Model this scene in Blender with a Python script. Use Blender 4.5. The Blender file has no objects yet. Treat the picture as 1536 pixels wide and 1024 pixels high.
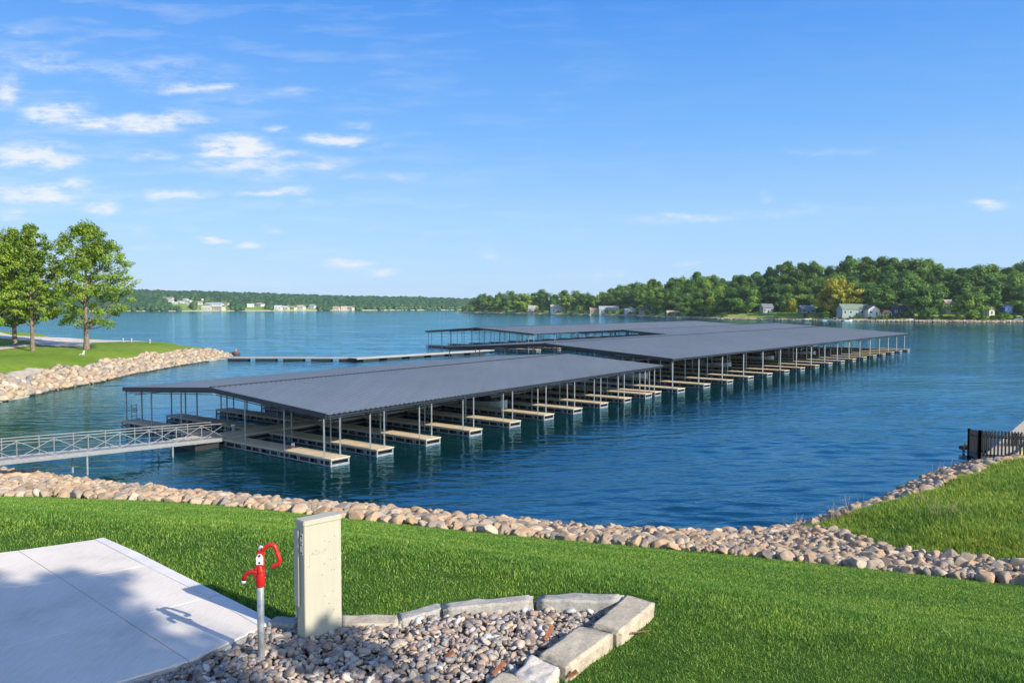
import bpy, bmesh, math, random
import numpy as np
from mathutils import Vector, Matrix
R = math.radians
random.seed(7); RNG = np.random.default_rng(7)
sc = bpy.context.scene
COL = sc.collection

# ------------------------------------------------------------------ camera
F = 1183.0; HZ = 459.5; CAMZ = 10.0
PITCH = math.atan((512-HZ)/F)
cam_d = bpy.data.cameras.new("camera"); cam = bpy.data.objects.new("camera", cam_d); COL.objects.link(cam)
cam_d.sensor_width = 36; cam_d.lens = F/1536*36; cam_d.clip_start = .1; cam_d.clip_end = 20000
cam.location = (0, 0, CAMZ); cam.rotation_euler = (math.pi/2-PITCH, 0, 0)
sc.camera = cam
cp, sp = math.cos(PITCH), math.sin(PITCH)

def ray(px, py):
    a = (px-768)/F; b = (512-py)/F
    return (a, cp+b*sp, -sp+b*cp)
def P(px, py, z=0.0):
    d = ray(px, py); t = (z-CAMZ)/d[2]
    return (d[0]*t, d[1]*t, z)
def AT(px, py, y):                # point at forward distance y
    d = ray(px, py); t = y/d[1]
    return (d[0]*t, y, CAMZ+d[2]*t)
def proj(x, y, z):
    z = z-CAMZ
    f = y*cp-z*sp; u = y*sp+z*cp
    return 768+F*x/f, 512-F*u/f

# ------------------------------------------------------------------ materials
def new_mat(name):
    m = bpy.data.materials.new(name); m.use_nodes = True
    nt = m.node_tree; return m, nt, nt.nodes['Principled BSDF']
def N(nt, t, **kw):
    n = nt.nodes.new(t)
    for k, v in kw.items():
        if k in n.inputs: n.inputs[k].default_value = v
        else: setattr(n, k, v)
    return n
def ramp(nt, fac, stops):
    n = nt.nodes.new('ShaderNodeValToRGB'); e = n.color_ramp.elements
    while len(e) < len(stops): e.new(.5)
    for s, (p, c) in zip(e, stops): s.position = p; s.color = (*c, 1)
    nt.links.new(fac, n.inputs[0]); return n.outputs[0]
def mixc(nt, a, b, fac, mode='MIX'):
    n = nt.nodes.new('ShaderNodeMix'); n.data_type = 'RGBA'; n.blend_type = mode
    for i, v in ((6, a), (7, b), (0, fac)):
        if isinstance(v, (int, float)): n.inputs[i].default_value = v
        elif isinstance(v, tuple): n.inputs[i].default_value = (*v[:3], 1)
        else: nt.links.new(v, n.inputs[i])
    return n.outputs[2]
def coords(nt, kind='Object', scale=(1, 1, 1), rot=(0, 0, 0)):
    t = nt.nodes.new('ShaderNodeTexCoord'); m = nt.nodes.new('ShaderNodeMapping')
    m.inputs['Scale'].default_value = scale; m.inputs['Rotation'].default_value = rot
    nt.links.new(t.outputs[kind], m.inputs[0]); return m.outputs[0]
def wcoords(nt, scale=(1, 1, 1), rot=(0, 0, 0)):
    t = nt.nodes.new('ShaderNodeNewGeometry'); m = nt.nodes.new('ShaderNodeMapping')
    m.inputs['Scale'].default_value = scale; m.inputs['Rotation'].default_value = rot
    nt.links.new(t.outputs['Position'], m.inputs[0]); return m.outputs[0]
def noise(nt, vec, scale, detail=4, rough=.55, out='Fac'):
    n = N(nt, 'ShaderNodeTexNoise', Scale=scale, Detail=detail, Roughness=rough)
    nt.links.new(vec, n.inputs['Vector']); return n.outputs[out]
def bump(nt, bs, h, strength, dist=.02, normal=None):
    b = N(nt, 'ShaderNodeBump', Strength=strength, Distance=dist); nt.links.new(h, b.inputs['Height'])
    if normal is not None: nt.links.new(normal, b.inputs['Normal'])
    if bs is not None: nt.links.new(b.outputs[0], bs.inputs['Normal'])
    return b.outputs[0]

def plain(name, col, rough=.6, metal=0, var=.15, scale=6, bmp=0):
    m, nt, b = new_mat(name)
    v = wcoords(nt)
    n = noise(nt, v, scale, 5)
    lo = tuple(c*(1-var) for c in col); hi = tuple(min(1, c*(1+var)) for c in col)
    nt.links.new(ramp(nt, n, [(.3, lo), (.7, hi)]), b.inputs['Base Color'])
    b.inputs['Roughness'].default_value = rough; b.inputs['Metallic'].default_value = metal
    if bmp: bump(nt, b, n, bmp, .01)
    return m

def rocklike(name, stops, attr=None, rough=.85, scale=5, bmp=.5, mult=1.0):
    m, nt, b = new_mat(name)
    if attr:
        a = N(nt, 'ShaderNodeAttribute', attribute_name=attr); f = a.outputs['Fac']
    else:
        a = N(nt, 'ShaderNodeObjectInfo'); f = a.outputs['Random']
    base = ramp(nt, f, stops)
    v = wcoords(nt)
    n = noise(nt, v, scale, 8, .65)
    c = mixc(nt, base, ramp(nt, n, [(.25, (.45, .42, .40)), (.5, (1, 1, 1)), (.8, (1.25, 1.2, 1.15))]), .75, 'MULTIPLY')
    n2 = noise(nt, v, scale*9, 4)
    c = mixc(nt, c, ramp(nt, n2, [(.35, (.7, .7, .7)), (.6, (1.1, 1.1, 1.1))]), .5, 'MULTIPLY')
    if 'riprap' in name:   # wet, weed-darkened band at the waterline
        sx = N(nt, 'ShaderNodeSeparateXYZ'); nt.links.new(wcoords(nt), sx.inputs[0])
        wl = N(nt, 'ShaderNodeMapRange'); wl.inputs[1].default_value = .10; wl.inputs[2].default_value = .22; nt.links.new(sx.outputs[2], wl.inputs[0])
        c = mixc(nt, (.045, .040, .028), c, wl.outputs[0])
    nt.links.new(c, b.inputs['Base Color']); b.inputs['Roughness'].default_value = rough
    bump(nt, b, n, bmp, .06)
    return m

RIP = [(0, (0.338, 0.234, 0.140)), (.16, (0.414, 0.306, 0.191)), (.3, (0.254, 0.198, 0.149)), (.44, (0.470, 0.324, 0.199)), (.56, (0.188, 0.180, 0.174)),
       (.68, (0.470, 0.369, 0.240)), (.80, (0.310, 0.243, 0.182)), (.92, (0.508, 0.432, 0.323)), (1, (0.395, 0.234, 0.140))]
M = {}
M['rip_o'] = rocklike('riprap_stone', RIP)
M['rip_a'] = rocklike('riprap_stone_mass', RIP, 'rk')
PEB = [(0, (0.151, 0.148, 0.150)), (.15, (0.277, 0.249, 0.226)), (.3, (0.189, 0.143, 0.113)), (.42, (0.378, 0.297, 0.226)), (.55, (0.239, 0.237, 0.237)),
       (.68, (0.454, 0.391, 0.311)), (.8, (0.290, 0.202, 0.150)), (.9, (0.529, 0.403, 0.280)), (.96, (0.378, 0.391, 0.408)), (1, (0.630, 0.645, 0.559))]
M['pebble'] = rocklike('river_pebble', PEB, 'rk', .6, 14, .25)

def leafmat(name, c0, c1, c2, trans=.35, pat=False, VAR=.9):
    m, nt, b = new_mat(name)
    a = N(nt, 'ShaderNodeAttribute', attribute_name='rk')
    base = ramp(nt, a.outputs['Fac'], [(0, c0), (.5, c1), (1, c2)])
    oi = N(nt, 'ShaderNodeObjectInfo')
    if pat:   # lawn: broad and finer random patches of colour
        v = wcoords(nt)
        n1 = noise(nt, v, .30, 4, .6); n2 = noise(nt, v, 2.3, 5, .65)
        base = mixc(nt, base, ramp(nt, n1, [(.35, (.62, .78, .72)), (.65, (1.25, 1.12, .9))]), .8, 'MULTIPLY')
        base = mixc(nt, base, ramp(nt, n2, [(.33, (.48, .62, .60)), (.5, (.95, .98, .95)), (.66, (1.3, 1.15, 1))]), .85, 'MULTIPLY')
    else:
        base = mixc(nt, base, ramp(nt, oi.outputs['Random'], [(0, (.5, .68, .7)), (.2, (.95, .95, .9)), (.4, (.62, .8, .7)), (.6, (1.25, 1.1, .7)), (.8, (.8, .95, .8)), (1, (1.75, 1.45, .8))]), VAR, 'MULTIPLY')
    nt.links.new(base, b.inputs['Base Color']); b.inputs['Roughness'].default_value = .6
    b.inputs['Specular IOR Level'].default_value = .25
    t = N(nt, 'ShaderNodeBsdfTranslucent'); nt.links.new(base, t.inputs[0])
    mx = N(nt, 'ShaderNodeMixShader', Fac=trans)
    out = nt.nodes['Material Output']
    nt.links.new(b.outputs[0], mx.inputs[1]); nt.links.new(t.outputs[0], mx.inputs[2]); nt.links.new(mx.outputs[0], out.inputs[0])
    return m
M['lawn_blade'] = leafmat('lawn_blade', (.055, .145, .015), (.13, .295, .03), (.38, .50, .15), .35, True)
M['wild_blade'] = leafmat('wild_blade', (.10, .21, .025), (.23, .38, .045), (.48, .52, .16), .35, True)
M['leaf_near'] = leafmat('leaf_near', (.10, .19, .02), (.20, .31, .035), (.36, .44, .07), .4, VAR=.25)
M['leaf_far'] = leafmat('leaf_far', (.05, .13, .03), (.12, .235, .045), (.25, .35, .075), .25)
M['leaf_yellow'] = leafmat('leaf_yellow', (.22, .24, .02), (.38, .36, .035), (.52, .46, .06), .35, VAR=.1)
M['wood_far'] = leafmat('wood_far', (.04, .095, .04), (.07, .14, .045), (.12, .19, .06), .1)
M['bark'] = plain('bark', (.17, .13, .10), .9, 0, .35, 3, .6)

def grassground(name, c0, c1, c2, sc1=.12, sc2=1.5):
    m, nt, b = new_mat(name); v = wcoords(nt)
    n1 = noise(nt, v, sc1, 3); n2 = noise(nt, v, sc2, 6, .7)
    c = mixc(nt, ramp(nt, n1, [(.3, c0), (.5, c1), (.72, c2)]), ramp(nt, n2, [(.3, (.6, .68, .6)), (.7, (1.25, 1.2, 1.1))]), .9, 'MULTIPLY')
    nt.links.new(c, b.inputs['Base Color']); b.inputs['Roughness'].default_value = .9
    b.inputs['Specular IOR Level'].default_value = .15
    bump(nt, b, n2, .6, .15); return m
M['ground'] = grassground('ground_under_lawn', (.03, .075, .012), (.05, .11, .016), (.07, .14, .02), .3, 9)
M['headland'] = grassground('headland_turf', (.11, .19, .018), (.15, .24, .024), (.20, .28, .035), .05, .8)
M['farground'] = grassground('far_ground', (.12, .22, .04), (.18, .29, .05), (.26, .34, .09), .02, .3)
M['soil'] = plain('soil', (.09, .07, .05), .95, 0, .4, 3, .5)
M['sand'] = plain('crushed_stone', (.40, .35, .27), .95, 0, .18, 1.2, .4)
M['path'] = plain('pale_path', (.52, .47, .40), .9, 0, .12, .5, .2)
M['beach'] = plain('shore_stones', (.42, .36, .27), .95, 0, .5, .35, .8)

def concrete():
    m, nt, b = new_mat('broom_concrete')
    v = wcoords(nt, (1, 1, 1)); n = noise(nt, v, 1.4, 8, .68)
    v2 = wcoords(nt, (120, 5, 1), (0, 0, R(-33))); n2 = noise(nt, v2, 1, 3)
    c = ramp(nt, n, [(.3, (.56, .51, .45)), (.45, (.66, .605, .53)), (.7, (.73, .67, .59))])
    c = mixc(nt, c, ramp(nt, n2, [(.35, (.86, .86, .86)), (.65, (1.06, 1.06, 1.06))]), .6, 'MULTIPLY')
    n3 = noise(nt, v, 60, 2)
    c = mixc(nt, c, ramp(nt, n3, [(.25, (.8, .8, .8)), (.45, (1, 1, 1))]), .4, 'MULTIPLY')
    nt.links.new(c, b.inputs['Base Color']); b.inputs['Roughness'].default_value = .85
    bump(nt, b, n2, .35, .004); return m
M['concrete'] = concrete()
M['smooth_concrete'] = plain('smooth_concrete', (.62, .60, .58), .8, 0, .1, 4, .1)
def limestone(name, col, sc_=6):
    m, nt, b = new_mat(name); v = wcoords(nt)
    n = noise(nt, v, sc_, 8, .7); n2 = noise(nt, v, sc_*7, 4, .6)
    c = ramp(nt, n, [(.25, tuple(x*.55 for x in col)), (.5, col), (.75, tuple(min(.8, x*1.22) for x in col))])
    c = mixc(nt, c, ramp(nt, n2, [(.3, (.72, .7, .68)), (.6, (1.08, 1.08, 1.08))]), .7, 'MULTIPLY')
    nt.links.new(c, b.inputs['Base Color']); b.inputs['Roughness'].default_value = .9
    bump(nt, b, n, .55, .03); return m
M['lime'] = limestone('tan_limestone', (.42, .37, .28))
M['lime_grey'] = limestone('grey_limestone', (.33, .32, .29))
M['lime_white'] = limestone('white_limestone', (.52, .48, .42), 9)

def roofmat():
    m, nt, b = new_mat('charcoal_roof_metal')
    v = wcoords(nt); n = noise(nt, v, .12, 4); n2 = noise(nt, v, 2.5, 5)
    c = ramp(nt, n, [(.3, (.145, .170, .192)), (.7, (.168, .195, .218))])
    c = mixc(nt, c, ramp(nt, n2, [(.3, (.88, .88, .88)), (.7, (1.08, 1.08, 1.08))]), .6, 'MULTIPLY')
    n3 = noise(nt, wcoords(nt, (1.6, .045, 1), (0, 0, R(37))), 1, 4, .6)
    c = mixc(nt, c, ramp(nt, n3, [(.3, (.88, .88, .88)), (.7, (1.07, 1.07, 1.07))]), .7, 'MULTIPLY')
    nt.links.new(c, b.inputs['Base Color']); b.inputs['Roughness'].default_value = .36
    b.inputs['Specular IOR Level'].default_value = .6
    return m
M['roof'] = roofmat()
M['trim'] = plain('dark_trim', (.018, .022, .030), .5, 0, .2, 2)
M['under'] = plain('dark_steel', (.03, .033, .038), .6, 0, .2, 2)
M['steel'] = plain('galvanised_steel', (.27, .28, .29), .5, .35, .18, 5)
M['post'] = plain('post_steel', (.26, .28, .30), .5, .3, .18, 3)
M['float'] = plain('black_float', (.012, .012, .014), .6, 0, .3, 3)
M['alu'] = plain('pale_aluminium', (.27, .28, .285), .45, .2, .12, 6)
def deckmat():
    m, nt, b = new_mat('tan_decking')
    v = coords(nt, 'Object'); w = N(nt, 'ShaderNodeTexWave', Scale=3.3, Distortion=.15, bands_direction='X'); nt.links.new(v, w.inputs[0])
    n = noise(nt, wcoords(nt), 1.2, 6, .7)
    c = ramp(nt, n, [(.25, (.42, .34, .22)), (.55, (.58, .48, .32)), (.8, (.68, .57, .39))])
    c = mixc(nt, c, ramp(nt, w.outputs['Fac'], [(.0, (.55, .55, .55)), (.14, (1, 1, 1))]), .6, 'MULTIPLY')
    nt.links.new(c, b.inputs['Base Color']); b.inputs['Roughness'].default_value = .8; return m
M['deck'] = deckmat()
M['deck_grey'] = plain('grey_decking', (.62, .53, .38), .85, 0, .2, .8)
M['red'] = plain('red_enamel', (.50, .014, .010), .36, 0, .12, 18)
M['galv'] = plain('galvanised_pipe', (.42, .43, .42), .5, .3, .25, 22, .1)
def boxpaint():
    m, nt, b = new_mat('cream_enclosure_paint'); v = wcoords(nt)
    n = noise(nt, v, 7, 5); n2 = noise(nt, v, 42, 3, .6); v3 = wcoords(nt, (30, 30, 2)); n3 = noise(nt, v3, 1, 3)
    c = ramp(nt, n, [(.3, (.385, .375, .30)), (.7, (.405, .392, .312))])
    c = mixc(nt, c, ramp(nt, n2, [(.22, (.5, .48, .42)), (.28, (1, 1, 1))]), .4, 'MULTIPLY')
    c = mixc(nt, c, ramp(nt, n3, [(.3, (.93, .925, .90)), (.6, (1, 1, 1))]), .6, 'MULTIPLY')
    nt.links.new(c, b.inputs['Base Color']); b.inputs['Roughness'].default_value = .5
    bump(nt, b, n, .05, .004); return m
M['box'] = boxpaint()
M['white'] = plain('white_paint', (.75, .75, .73), .5, 0, .06, 8)
M['black'] = plain('black_ink', (.02, .02, .02), .5)
M['chip'] = plain('wood_chip', (.27, .10, .045), .8, 0, .3, 40)
M['twig'] = plain('brown_twig', (.16, .09, .05), .9, 0, .3, 40)
M['glass'] = plain('dark_glass', (.03, .04, .05), .15, 0, .2, 1)

def watermat():
    m, nt, b = new_mat('lake_water')
    v = wcoords(nt)
    n0 = noise(nt, v, .012, 3)
    g = N(nt, 'ShaderNodeSeparateXYZ'); nt.links.new(wcoords(nt), g.inputs[0])
    c = ramp(nt, n0, [(.3, (.0008, .021, .023)), (.7, (.001, .027, .033))])
    gl = N(nt, 'ShaderNodeBsdfGlossy', Roughness=.05); gl.inputs['Color'].default_value = (.50, .84, 1, 1)
    df = N(nt, 'ShaderNodeBsdfDiffuse'); nt.links.new(c, df.inputs['Color'])
    fr = N(nt, 'ShaderNodeFresnel', IOR=2.7); mx = N(nt, 'ShaderNodeMixShader')
    nt.links.new(fr.outputs[0], mx.inputs[0]); nt.links.new(df.outputs[0], mx.inputs[1]); nt.links.new(gl.outputs[0], mx.inputs[2])
    nt.links.new(mx.outputs[0], nt.nodes['Material Output'].inputs[0])
    vr = wcoords(nt, (.6, 1.5, 1), (0, 0, R(12)))
    n1 = noise(nt, vr, .75, 2, .5); n2 = noise(nt, vr, 2.1, 3, .55); n3 = noise(nt, wcoords(nt, (.6, 1.6, 1)), .045, 4, .6)
    a = N(nt, 'ShaderNodeMath', operation='MULTIPLY_ADD'); nt.links.new(n1, a.inputs[0]); a.inputs[1].default_value = 1.7; nt.links.new(n2, a.inputs[2])
    w = ramp(nt, n3, [(.36, (.42, .42, .42)), (.6, (1, 1, 1))])
    mm = N(nt, 'ShaderNodeMath', operation='MULTIPLY'); nt.links.new(a.outputs[0], mm.inputs[0]); nt.links.new(w, mm.inputs[1])
    bn = bump(nt, None, mm.outputs[0], 1.0, WAVE)
    for q in (gl, fr): nt.links.new(bn, q.inputs['Normal'])
    nt.nodes.remove(b); return m
WAVE = .05
M['water'] = watermat()

# ------------------------------------------------------------------ mesh helpers
def link(o, parent=None):
    COL.objects.link(o)
    if parent is not None: o.parent = parent
    return o
def tag(o, label=None, cat=None, group=None, kind=None):
    if label: o['label'] = label
    if cat: o['category'] = cat
    if group: o['group'] = group
    if kind: o['kind'] = kind
    return o
def empty(name, loc=(0, 0, 0), rz=0, **kw):
    o = bpy.data.objects.new(name, None); o.location = loc; o.rotation_euler = (0, 0, rz); o.empty_display_size = .2
    link(o); return tag(o, **kw)
def np_mesh(name, verts, faces, mat, smooth=False, rk=None, nside=3):
    verts = np.asarray(verts, dtype=np.float32); faces = np.asarray(faces, dtype=np.int32)
    me = bpy.data.meshes.new(name)
    nf = len(faces); k = faces.shape[1]
    me.vertices.add(len(verts)); me.vertices.foreach_set('co', verts.ravel())
    me.loops.add(nf*k); me.loops.foreach_set('vertex_index', faces.ravel())
    me.polygons.add(nf); me.polygons.foreach_set('loop_start', np.arange(0, nf*k, k, dtype=np.int32))
    if rk is not None:
        a = me.attributes.new('rk', 'FLOAT', 'POINT'); a.data.foreach_set('value', np.asarray(rk, dtype=np.float32))
    me.update(calc_edges=True)
    if smooth: me.polygons.foreach_set('use_smooth', np.ones(nf, dtype=bool))
    me.materials.append(mat); me.update(); return me
def ob(name, me, parent=None, loc=(0, 0, 0), rot=(0, 0, 0), scale=(1, 1, 1)):
    o = bpy.data.objects.new(name, me); o.location = loc; o.rotation_euler = rot; o.scale = scale
    return link(o, parent)

class MB:
    def __init__(s): s.v = []; s.f = []
    def quadbox(s, pts8):
        n = len(s.v); s.v += [tuple(p) for p in pts8]
        s.f += [tuple(n+i for i in q) for q in ((0, 3, 2, 1), (4, 5, 6, 7), (0, 1, 5, 4), (1, 2, 6, 5), (2, 3, 7, 6), (3, 0, 4, 7))]
    def box(s, x0, x1, y0, y1, z0, z1):
        s.quadbox([(x0, y0, z0), (x1, y0, z0), (x1, y1, z0), (x0, y1, z0), (x0, y0, z1), (x1, y0, z1), (x1, y1, z1), (x0, y1, z1)])
    def bar(s, a, b, w, h=None):
        h = h or w; a = Vector(a); b = Vector(b); d = (b-a).normalized()
        up = Vector((0, 0, 1)) if abs(d.z) < .95 else Vector((0, 1, 0))
        sd = d.cross(up).normalized()*w/2; u = sd.cross(d).normalized()*h/2
        s.quadbox([a-sd-u, b-sd-u, b+sd-u, a+sd-u, a-sd+u, b-sd+u, b+sd+u, a+sd+u])
    def tube(s, pts, r, n=10, cap=True):
        pts = [Vector(p) for p in pts]; rs = r if isinstance(r, (list, tuple)) else [r]*len(pts)
        base = len(s.v); prev = None
        for i, p in enumerate(pts):
            d = (pts[min(i+1, len(pts)-1)]-pts[max(i-1, 0)]).normalized()
            if prev is None:
                up = Vector((0, 0, 1)) if abs(d.z) < .9 else Vector((1, 0, 0)); a = d.cross(up).normalized()
            else: a = (prev-d*prev.dot(d)).normalized()
            prev = a; b = d.cross(a)
            for k in range(n):
                t = 2*math.pi*k/n; s.v.append(tuple(p+(a*math.cos(t)+b*math.sin(t))*rs[i]))
        for i in range(len(pts)-1):
            for k in range(n):
                k2 = (k+1) % n; s.f.append((base+i*n+k, base+i*n+k2, base+(i+1)*n+k2, base+(i+1)*n+k))
        if cap:
            s.f.append(tuple(base+k for k in range(n-1, -1, -1))); e = base+(len(pts)-1)*n
            s.f.append(tuple(e+k for k in range(n)))
    def poly(s, pts): n = len(s.v); s.v += [tuple(p) for p in pts]; s.f.append(tuple(range(n, n+len(pts))))
    def prism(s, pts, z0, z1):
        n = len(s.v); k = len(pts)
        s.v += [(p[0], p[1], z0) for p in pts]+[(p[0], p[1], z1) for p in pts]
        s.f.append(tuple(range(n+k-1, n-1, -1))); s.f.append(tuple(range(n+k, n+2*k)))
        for i in range(k): j = (i+1) % k; s.f.append((n+i, n+j, n+k+j, n+k+i))
    def mesh(s, name, mat, smooth=False, bevel=0):
        me = bpy.data.meshes.new(name); me.from_pydata(s.v, [], s.f)
        bm = bmesh.new(); bm.from_mesh(me)
        bmesh.ops.recalc_face_normals(bm, faces=bm.faces)
        if bevel: bmesh.ops.bevel(bm, geom=list(bm.edges), offset=bevel, segments=2, affect='EDGES', clamp_overlap=True)
        bm.to_mesh(me); bm.free()
        if smooth:
            for p in me.polygons: p.use_smooth = True
        me.materials.append(mat); return me
    def build(s, name, mat, parent=None, loc=(0, 0, 0), rot=(0, 0, 0), smooth=False, bevel=0):
        return ob(name, s.mesh(name, mat, smooth, bevel), parent, loc, rot)

def ico(sub):
    bm = bmesh.new(); bmesh.ops.create_icosphere(bm, subdivisions=sub, radius=1)
    v = np.array([x.co[:] for x in bm.verts]); f = np.array([[x.index for x in q.verts] for q in bm.faces]); bm.free(); return v, f
ICO = {k: ico(k) for k in (1, 2, 3, 4)}
def smooth_noise(p, seed, freq=1.5, oct=3):
    r = np.random.default_rng(seed); out = np.zeros(len(p)); a = 1
    for o in range(oct):
        for _ in range(4):
            k = r.normal(size=3)*freq*(1.9**o); ph = r.uniform(0, 6.28); out += a*np.sin(p@k+ph)/4
        a *= .5
    return out
def rock_shape(seed, sub=3, flat=.7, cuts=9, rough=.05, lo=.5):
    r = np.random.default_rng(seed); v, f = ICO[sub]; v = v.copy()
    for _ in range(cuts):
        n = r.normal(size=3); n /= np.linalg.norm(n); c = r.uniform(lo, .86)
        d = v@n; m = d > c; v[m] -= np.outer(d[m]-c, n)*.97
    v *= (1+rough*smooth_noise(v, seed+50, 2.5, 3))[:, None]
    v *= np.array([r.uniform(.9, 1.25), r.uniform(.7, .95), flat*r.uniform(.75, 1.1)])
    return v, f
def rotmats(n, rng, tilt=.5):
    a = rng.uniform(0, 6.283, n); b = rng.normal(0, tilt, n); c = rng.normal(0, tilt, n)
    def rx(t): z = np.zeros_like(t); o = z+1; return np.stack([o, z, z, z, np.cos(t), -np.sin(t), z, np.sin(t), np.cos(t)], -1).reshape(-1, 3, 3)
    def ry(t): z = np.zeros_like(t); o = z+1; return np.stack([np.cos(t), z, np.sin(t), z, o, z, -np.sin(t), z, np.cos(t)], -1).reshape(-1, 3, 3)
    def rz(t): z = np.zeros_like(t); o = z+1; return np.stack([np.cos(t), -np.sin(t), z, np.sin(t), np.cos(t), z, z, z, o], -1).reshape(-1, 3, 3)
    return rz(a)@rx(b)@ry(c)
def scatter_mesh(name, shapes, pos, size, mat, rng, tilt=.4, smooth=True):
    n = len(pos); which = rng.integers(0, len(shapes), n); Rm = rotmats(n, rng, tilt); rk = rng.uniform(0, 1, n)
    V, Fc, K, off = [], [], [], 0
    for s_, (v, f) in enumerate(shapes):
        idx = np.where(which == s_)[0]
        if not len(idx): continue
        w = np.einsum('nij,vj->nvi', Rm[idx], v)*size[idx][:, None, None]+pos[idx][:, None, :]
        V.append(w.reshape(-1, 3)); ff = f[None]+(np.arange(len(idx))*len(v))[:, None, None]+off
        Fc.append(ff.reshape(-1, 3)); K.append(np.repeat(rk[idx], len(v))); off += len(idx)*len(v)
    return np_mesh(name, np.concatenate(V), np.concatenate(Fc), mat, smooth, np.concatenate(K))
def inpoly(x, y, poly):
    x = np.asarray(x); y = np.asarray(y); c = np.zeros(x.shape, bool); n = len(poly)
    for i in range(n):
        x1, y1 = poly[i][:2]; x2, y2 = poly[(i+1) % n][:2]
        if y1 == y2: continue
        c ^= ((y1 > y) != (y2 > y)) & (x < (x2-x1)*(y-y1)/(y2-y1)+x1)
    return c
class RBF:
    def __init__(s, pts):
        p = np.array(pts, float); s.p = p[:, :2]; n = len(p)
        A = np.linalg.norm(s.p[:, None]-s.p[None], axis=2); A -= np.eye(n)*.02
        B = np.c_[np.ones(n), s.p]; M_ = np.block([[A, B], [B.T, np.zeros((3, 3))]])
        s.w = np.linalg.lstsq(M_, np.r_[p[:, 2], 0, 0, 0], rcond=None)[0]
    def __call__(s, x, y):
        x = np.atleast_1d(np.asarray(x, float)); y = np.atleast_1d(np.asarray(y, float)); q = np.stack([x.ravel(), y.ravel()], 1); out = np.empty(len(q))
        for i in range(0, len(q), 20000):
            c = q[i:i+20000]; D = np.linalg.norm(c[:, None]-s.p[None], axis=2)
            out[i:i+20000] = D@s.w[:-3]+s.w[-3]+c@s.w[-2:]
        return out.reshape(x.shape)
def grid_mesh(name, H, x0, x1, y0, y1, step, mat, keep=None, lift=0, floor=None):
    xs = np.arange(x0, x1+step, step); ys = np.arange(y0, y1+step, step); X, Y = np.meshgrid(xs, ys)
    Z = H(X, Y)+lift
    if floor is not None: Z = np.maximum(Z, floor)
    nx, ny = len(xs), len(ys); idx = np.arange(nx*ny).reshape(ny, nx)
    q = np.stack([idx[:-1, :-1], idx[:-1, 1:], idx[1:, 1:], idx[1:, :-1]], -1).reshape(-1, 4)
    V = np.stack([X.ravel(), Y.ravel(), Z.ravel()], 1)
    cx = V[q].mean(1)
    if keep is not None: q = q[keep(cx[:, 0], cx[:, 1], cx[:, 2])]
    used = np.unique(q); remap = -np.ones(len(V), int); remap[used] = np.arange(len(used))
    return np_mesh(name, V[used], remap[q], mat, True)

# ------------------------------------------------------------------ near land
E_px = [(-700, 728, 1.6), (-400, 735, 1.4), (-200, 741, 1.3), (0, 745, 1.2), (150, 749, 1.2), (300, 756, 1.2), (400, 765, 1.2), (500, 776, 1.2), (600, 786, 1.2), (700, 797, 1.2), (800, 806, 1.2),
        (900, 815, 1.2), (1000, 823, 1.3), (1100, 832, 1.4), (1200, 842, 1.5), (1300, 852, 1.65), (1400, 863, 1.8), (1536, 877, 2.0), (1750, 900, 2.4)]
W_px = [(-700, 670), (-400, 682), (-200, 696), (0, 708), (78, 716), (130, 724), (234, 735), (312, 744), (400, 753), (520, 762), (640, 772), (800, 786), (1000, 801), (1130, 802), (1205, 794),
        (1239, 780), (1283, 767), (1316, 756), (1362, 733), (1403, 713), (1439, 700), (1470, 692), (1536, 672), (1650, 650), (1800, 630)]
Ew = [P(*e) for e in E_px]; Ww = [P(a, b, 0) for a, b in W_px]
Finner = [P(1195, 795, .5), P(1258, 799, 1.0), P(1305, 818, 1.3), P(1365, 829, 1.5), P(1469, 841, 1.8), P(1536, 848, 2.0), P(1750, 872, 2.4)]     # foot of the wild bank
Bank = [P(1215, 788, .5), P(1261, 777, .8), P(1321, 759, 1.0), P(1376, 743, 1.1), P(1431, 721, 1.2), P(1485, 702, 1.3), P(1518, 694, 1.3), P(1700, 668, 1.6)]
def brow(u):   # depth where the flat apron ends, by direction
    return float(np.interp(u, [-.9, -.5, -.25, .0, .15, .3, .65, 1.0], [10.2, 9.6, 8.9, 7.9, 7.4, 6.6, 5.6, 5.2]))
ctrl = []
for x, y, z in Ew:
    u = x/y; b = brow(max(-.9, min(1, u)))
    bx, by = u*b, b
    for t in (0, .2, .4, .6, .8, 1): ctrl.append((bx+(x-bx)*t, by+(y-by)*t, 7.3+(z-7.3)*t))
for u in (-.9, -.5, -.2, .1, .4, .7, 1):
    for k in (.45, .8): b = brow(u)*k; ctrl.append((u*b, b, 7.3))
for x in (-25, -12, -4, 4, 12, 25):
    ctrl += [(x, 0, 7.4), (x, -12, 7.8)]
ctrl += [(16, 5, 5.6), (24, 8, 4.2), (-22, 10, 7.0), (-40, 14, 6.2), (-60, 20, 5.4)]
for x, y, z in Ww:
    ctrl.append((x, y, 0))
for i, (x, y, z) in enumerate(Ww):
    a = Ww[max(0, i-1)]; b = Ww[min(len(Ww)-1, i+1)]; nx, ny = -(b[1]-a[1]), b[0]-a[0]; L = math.hypot(nx, ny)
    if i != 14: ctrl.append((x+nx/L*3.2, y+ny/L*3.2, -1.3))
ctrl += Finner[1:]+Bank[1:]
ctrl += [P(1400, 785, 1.75), P(1536, 785, 2.2), P(1536, 735, 1.9), P(1455, 745, 1.6), P(1330, 785, 1.4), P(1700, 760, 2.6), (40, 30, 3.2), (60, 40, 4)]
for a, b in zip(Ew[12:], Finner[1:]): ctrl.append(((a[0]+b[0])/2, (a[1]+b[1])/2, (a[2]+b[2])/2-.25))
HN = RBF(ctrl)

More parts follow.
